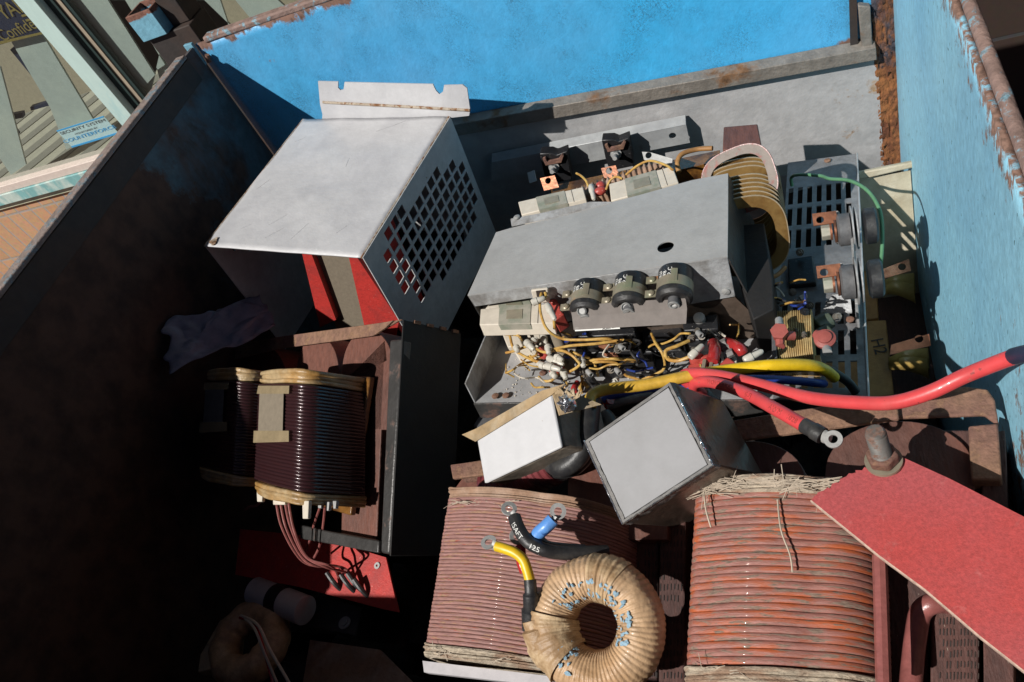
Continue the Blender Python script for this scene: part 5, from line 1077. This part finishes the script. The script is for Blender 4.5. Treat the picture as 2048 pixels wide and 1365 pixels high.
# ---------------------------------------------------------------- loose cables
cy = thing('yellow_cable', 'thick yellow cable running from the tin boxes across the chassis', 'cable', G(1400, 745, .9))
mb = MB(); P1 = [(1181, 812, .740), (1180, 798, .742), (1192, 786, .745), (1220, 778, .75), (1290, 770, .76), (1370, 754, .765), (1430, 744, .77), (1500, 735, .775), (1560, 730, .78), (1620, 731, .80), (1650, 741, .83), (1668, 755, .87)]
wire(mb, P1, .0072, 14, 10); mb.build('insulation', M['yellow_clean'], cy)
mb = MB(); wire(mb, [(1181, 815, .7400), (1180, 798, .7415), (1192, 786, .7445), (1220, 778, .7495), (1290, 770, .7595), (1370, 754, .7645), (1395, 749.7, .767)], .0074, 14, 10); mb.build('dusty_length', M['yellow'], cy)
c_b = thing('blue_black_cables', 'blue and black dusty cables bundled behind the grey tin box', 'cable bundle', G(1300, 790, .9))
mb = MB(); wire(mb, [(1205, 800, .80), (1230, 790, .80), (1300, 782, .815), (1380, 776, .81), (1480, 760, .83), (1560, 760, .85), (1630, 766, .88), (1648, 768, .91)], .0055, 10); mb.build('blue_cable', M['blue_cable'], c_b)
mb = MB(); wire(mb, [(1200, 802, .81), (1240, 796, .81), (1320, 786, .825)], .006, 10); wire(mb, [(1215, 812, .81), (1260, 800, .81), (1340, 786, .825)], .006, 10); mb.build('dusty_cable', M['tape_grey'], c_b)
mb = MB(); wire(mb, [(1340, 768, .82), (1440, 752, .84), (1560, 738, .86), (1640, 736, .88), (1690, 760, .91), (1712, 785, .93)], .0062, 10); mb.build('black_cable', M['black'], c_b)
mb = MB(); wire(mb, [(1220, 815, .82), (1214, 806, .81), (1222, 800, .80)], .006, 10); mb.build('red_cable_end', M['red_shrink'], c_b)
cr = thing('red_cable', 'thick red cable curving down from the blue right wall', 'cable', G(1740, 800, .78), 'thick red cables')
CR1 = [(1378, 768, .785), (1366, 756, .775), (1380, 747, .765), (1440, 752, .75), (1520, 770, .73), (1620, 796, .71), (1720, 806, .69), (1790, 805, .675), (1860, 785, .66), (1930, 752, .645), (2000, 724, .625), (2035, 712, .615)]
mb = MB(); wire(mb, CR1, .0069, 18, 10); mb.build('insulation', M['red_cable'], cr)
mb = MB(); wire(mb, [(2028, 713, .6165), (2050, 708, .60), (2080, 704, .585), (2120, 700, .57)], .0073, 16); mb.build('navy_sleeve', M['navy_sleeve'], cr)
cr2 = thing('red_cable', 'shorter thick red cable ending in a black sleeve and ring lug', 'cable', G(1500, 810, .80), 'thick red cables')
CR2 = [(1412, 800, .83), (1402, 786, .80), (1388, 775, .78), (1396, 765, .765), (1430, 766, .745), (1490, 786, .72), (1550, 818, .695), (1620, 858, .68)]
mb = MB(); wire(mb, CR2, .0070, 18, 10); mb.build('insulation', M['red_cable'], cr2)
mb = MB(); wire(mb, [(1608, 851, .682), (1628, 862, .68), (1645, 872, .68)], [.0078] * 8 + [.0086] * 9, 16); mb.build('black_sleeve', M['rubber'], cr2)
mb = MB(); wire(mb, [(1400, 784, .805), (1420, 806, .84), (1438, 825, .87)], .011, 14); mb.build('grey_sleeve', M['tape_grey'], cr2)
ln = V((-.1, -.25, 1)).normalized(); lcx = G(1667, 880, .675)
mb = MB(); mb.ring(lcx, ln, .0085, .0042, .0025, 28); mb.tube([G(1648, 873, .679), G(1659, 878, .677)], [.0065, .006], 12, flat=.6); mb.build('ring_lug', M['tin'], cr2)
def print_on(txt, pts, tpos, size, off=.0072):
    P_ = crom([G(*p) for p in pts], 10); L_ = [0]
    for i in range(1, len(P_)): L_.append(L_[-1] + (P_[i] - P_[i - 1]).length)
    s0 = tpos * L_[-1]
    def f(x, y, z):
        s = s0 + x; i = max(1, min(len(L_) - 1, next((k for k in range(len(L_)) if L_[k] >= s), len(L_) - 1))); t = (P_[i] - P_[i - 1]).normalized(); p = P_[i - 1] + t * (s - L_[i - 1])
        n = (CAM - p).normalized(); n = (n - t * n.dot(t)).normalized(); b = n.cross(t)
        n0 = (V((0, -.6, .8)) - t * V((0, -.6, .8)).dot(t)).normalized(); b = n0.cross(t); a = y / off
        return p + (n0 * math.cos(a) + b * math.sin(a)) * (off + z)
    return f
for (tx, tt, sz) in (('WONDERFUL', .45, .0075), ('(L.F)', .66, .007), ('AWM', .84, .008), ('1028', .93, .0075)):
    text(tx, None, None, (1, 0, 0), (0, 1, 0), sz, M['red_txt'], cr2, bend=print_on(tx, CR2, tt, sz))
# ---------------------------------------------------------------- toroid with leads
tr_ = thing('toroidal_inductor', 'tan taped toroid with flaked blue paint and four ring lug leads', 'toroid coil', G(1195, 1240, .82))
tc = G(1190, 1253, .745); vd = (CAM - tc).normalized(); ta_ = (vd + V((-.30, -.02, .06))).normalized(); tu = V((1, 0, 0)) - ta_ * ta_.x; tu.normalize(); tv = ta_.cross(tu)
R1_, r1_ = .0455, .0225
hole = tu * .004 + tv * .002
def torf(a, b, R=R1_, r=r1_, lo=0):
    A = a * 6.28318; B_ = b * 6.28318; rad = V((0, 0, 0)) + tu * math.cos(A) + tv * math.sin(A)
    rid = .0008 * abs(math.sin(A * 34 + .6 * math.sin(A * 5))) + .0015 * noise.noise(V((math.cos(A) * 3, math.sin(A) * 3, math.cos(B_) * 2)))
    rr_ = (r + rid + lo); return tc + rad * (R + rr_ * math.cos(B_) * 1.0) + ta_ * rr_ * math.sin(B_) * 1.15 + hole * .5
MB().grid(torf, 420, 36, True).build('taped_core', M['tape_tan'], tr_, ang=80)
mb = MB(); mb.grid(lambda a, b: torf(.47 + a * .17, b, lo=.0026 + .0006 * math.sin(a * 26 + b * 9)), 40, 36); mb.build('glass_tape', M['tape_pale'], tr_, ang=80)
mb = MB(); mb.grid(lambda a, b: torf(.16 + a * .10, b, lo=.0012 + .0005 * math.sin(a * 30)), 40, 36); mb.build('glass_tape', M['tape_pale'], tr_, ang=80)
mb = MB()
for _ in range(110):
    A0 = random.choice([random.uniform(-.10, .30), random.uniform(-.10, .30), random.uniform(.60, .68), random.uniform(.3, .42)]); B0 = random.uniform(.27, .40); 
    if A0 > .55: B0 = random.uniform(.22, .40)
    da, db = random.uniform(.004, .014), random.uniform(.008, .022); n_ = 7
    k0 = len(mb.v); mb.v.append(torf(A0, B0, lo=.0020))
    for i in range(n_): t = 6.283 * i / n_; mb.v.append(torf(A0 + da * math.cos(t) * random.uniform(.4, 1.3), B0 + db * math.sin(t) * random.uniform(.4, 1.3), lo=.0016))
    mb.f += [(k0, k0 + 1 + i, k0 + 1 + (i + 1) % n_) for i in range(n_)]
mb.build('blue_paint_flakes', M['tape_blue'], tr_, ang=20)['kind'] = 'stuff'
def lugp(mb, a, b, R=.0085, r=.0042):
    d = (b - a).normalized(); n = (CAM - b).normalized() + V((.2, .3, 0)); n = (n - d * n.dot(d)).normalized(); mb.ring(b, n, R, r, .0018, 24); mb.tube([a, b - d * R * .7], [R * .55, R * .75], 10, flat=.45)
def lead(pts, r, mname, nm, lugend=None):
    mb = MB(); wire(mb, pts, r, 12); mb.build(nm, M[mname], tr_)
    if lugend:
        mb = MB(); lugp(mb, G(*pts[0]), G(*lugend)); mb.build('ring_lug', M['tin'], tr_)
lead([(1060, 1160, .705), (1062, 1190, .712), (1063, 1220, .725), (1064, 1258, .74)], [.0065] * 8 + [.0085] * 8 + [.0105] * 9, 'rubber', 'black_sleeve')
mb = MB(); wire(mb, [(1068, 1238, .728), (1074, 1256, .733), (1086, 1285, .742), (1104, 1312, .752)], [.0125] * 8 + [.0165] * 8 + [.0185] * 9, 18); mb.build('tape_wrap', M['tape_pale'], tr_)
lead([(1070, 1180, .715), (1074, 1210, .725), (1076, 1258, .74)], .0085, 'rubber', 'black_sleeve')
lead([(993, 1093, .69), (1010, 1098, .69), (1030, 1106, .692), (1046, 1120, .695), (1054, 1140, .70), (1060, 1162, .705)], .0055, 'yellow_clean', 'yellow_sleeve', (978, 1086, .69))
lead([(1041, 1094, .705), (1042, 1110, .705), (1043, 1125, .705), (1050, 1145, .71)], .0055, 'red_shrink', 'red_sleeve', (1034, 1074, .70))
lead([(1029, 1035, .69), (1035, 1052, .69), (1046, 1072, .692), (1062, 1088, .695), (1088, 1100, .70), (1120, 1106, .71), (1160, 1106, .72), (1215, 1104, .735)], .0072, 'rubber', 'black_lead', (1018, 1019, .688))
lead([(1075, 1076, .71), (1090, 1092, .71), (1120, 1098, .715), (1170, 1102, .725)], .0065, 'rubber', 'black_lead')
lead([(1106, 1040, .688), (1092, 1054, .69), (1078, 1066, .695), (1070, 1078, .70)], .0072, 'blue_shrink', 'blue_sleeve', (1116, 1023, .686))
for (tx, tt) in (('!SAFT', .16), ('125', .36)):
    text(tx, None, None, (1, 0, 0), (0, 1, 0), .0075, M['white_txt'], tr_, bend=print_on(tx, [(1029, 1035, .69), (1035, 1052, .69), (1046, 1072, .692), (1062, 1088, .695), (1088, 1100, .70), (1120, 1106, .71), (1160, 1106, .72), (1215, 1104, .735)], tt, .0075, .0075))
for o in bpy.data.objects:
    if '_o' in o: del o['_o']
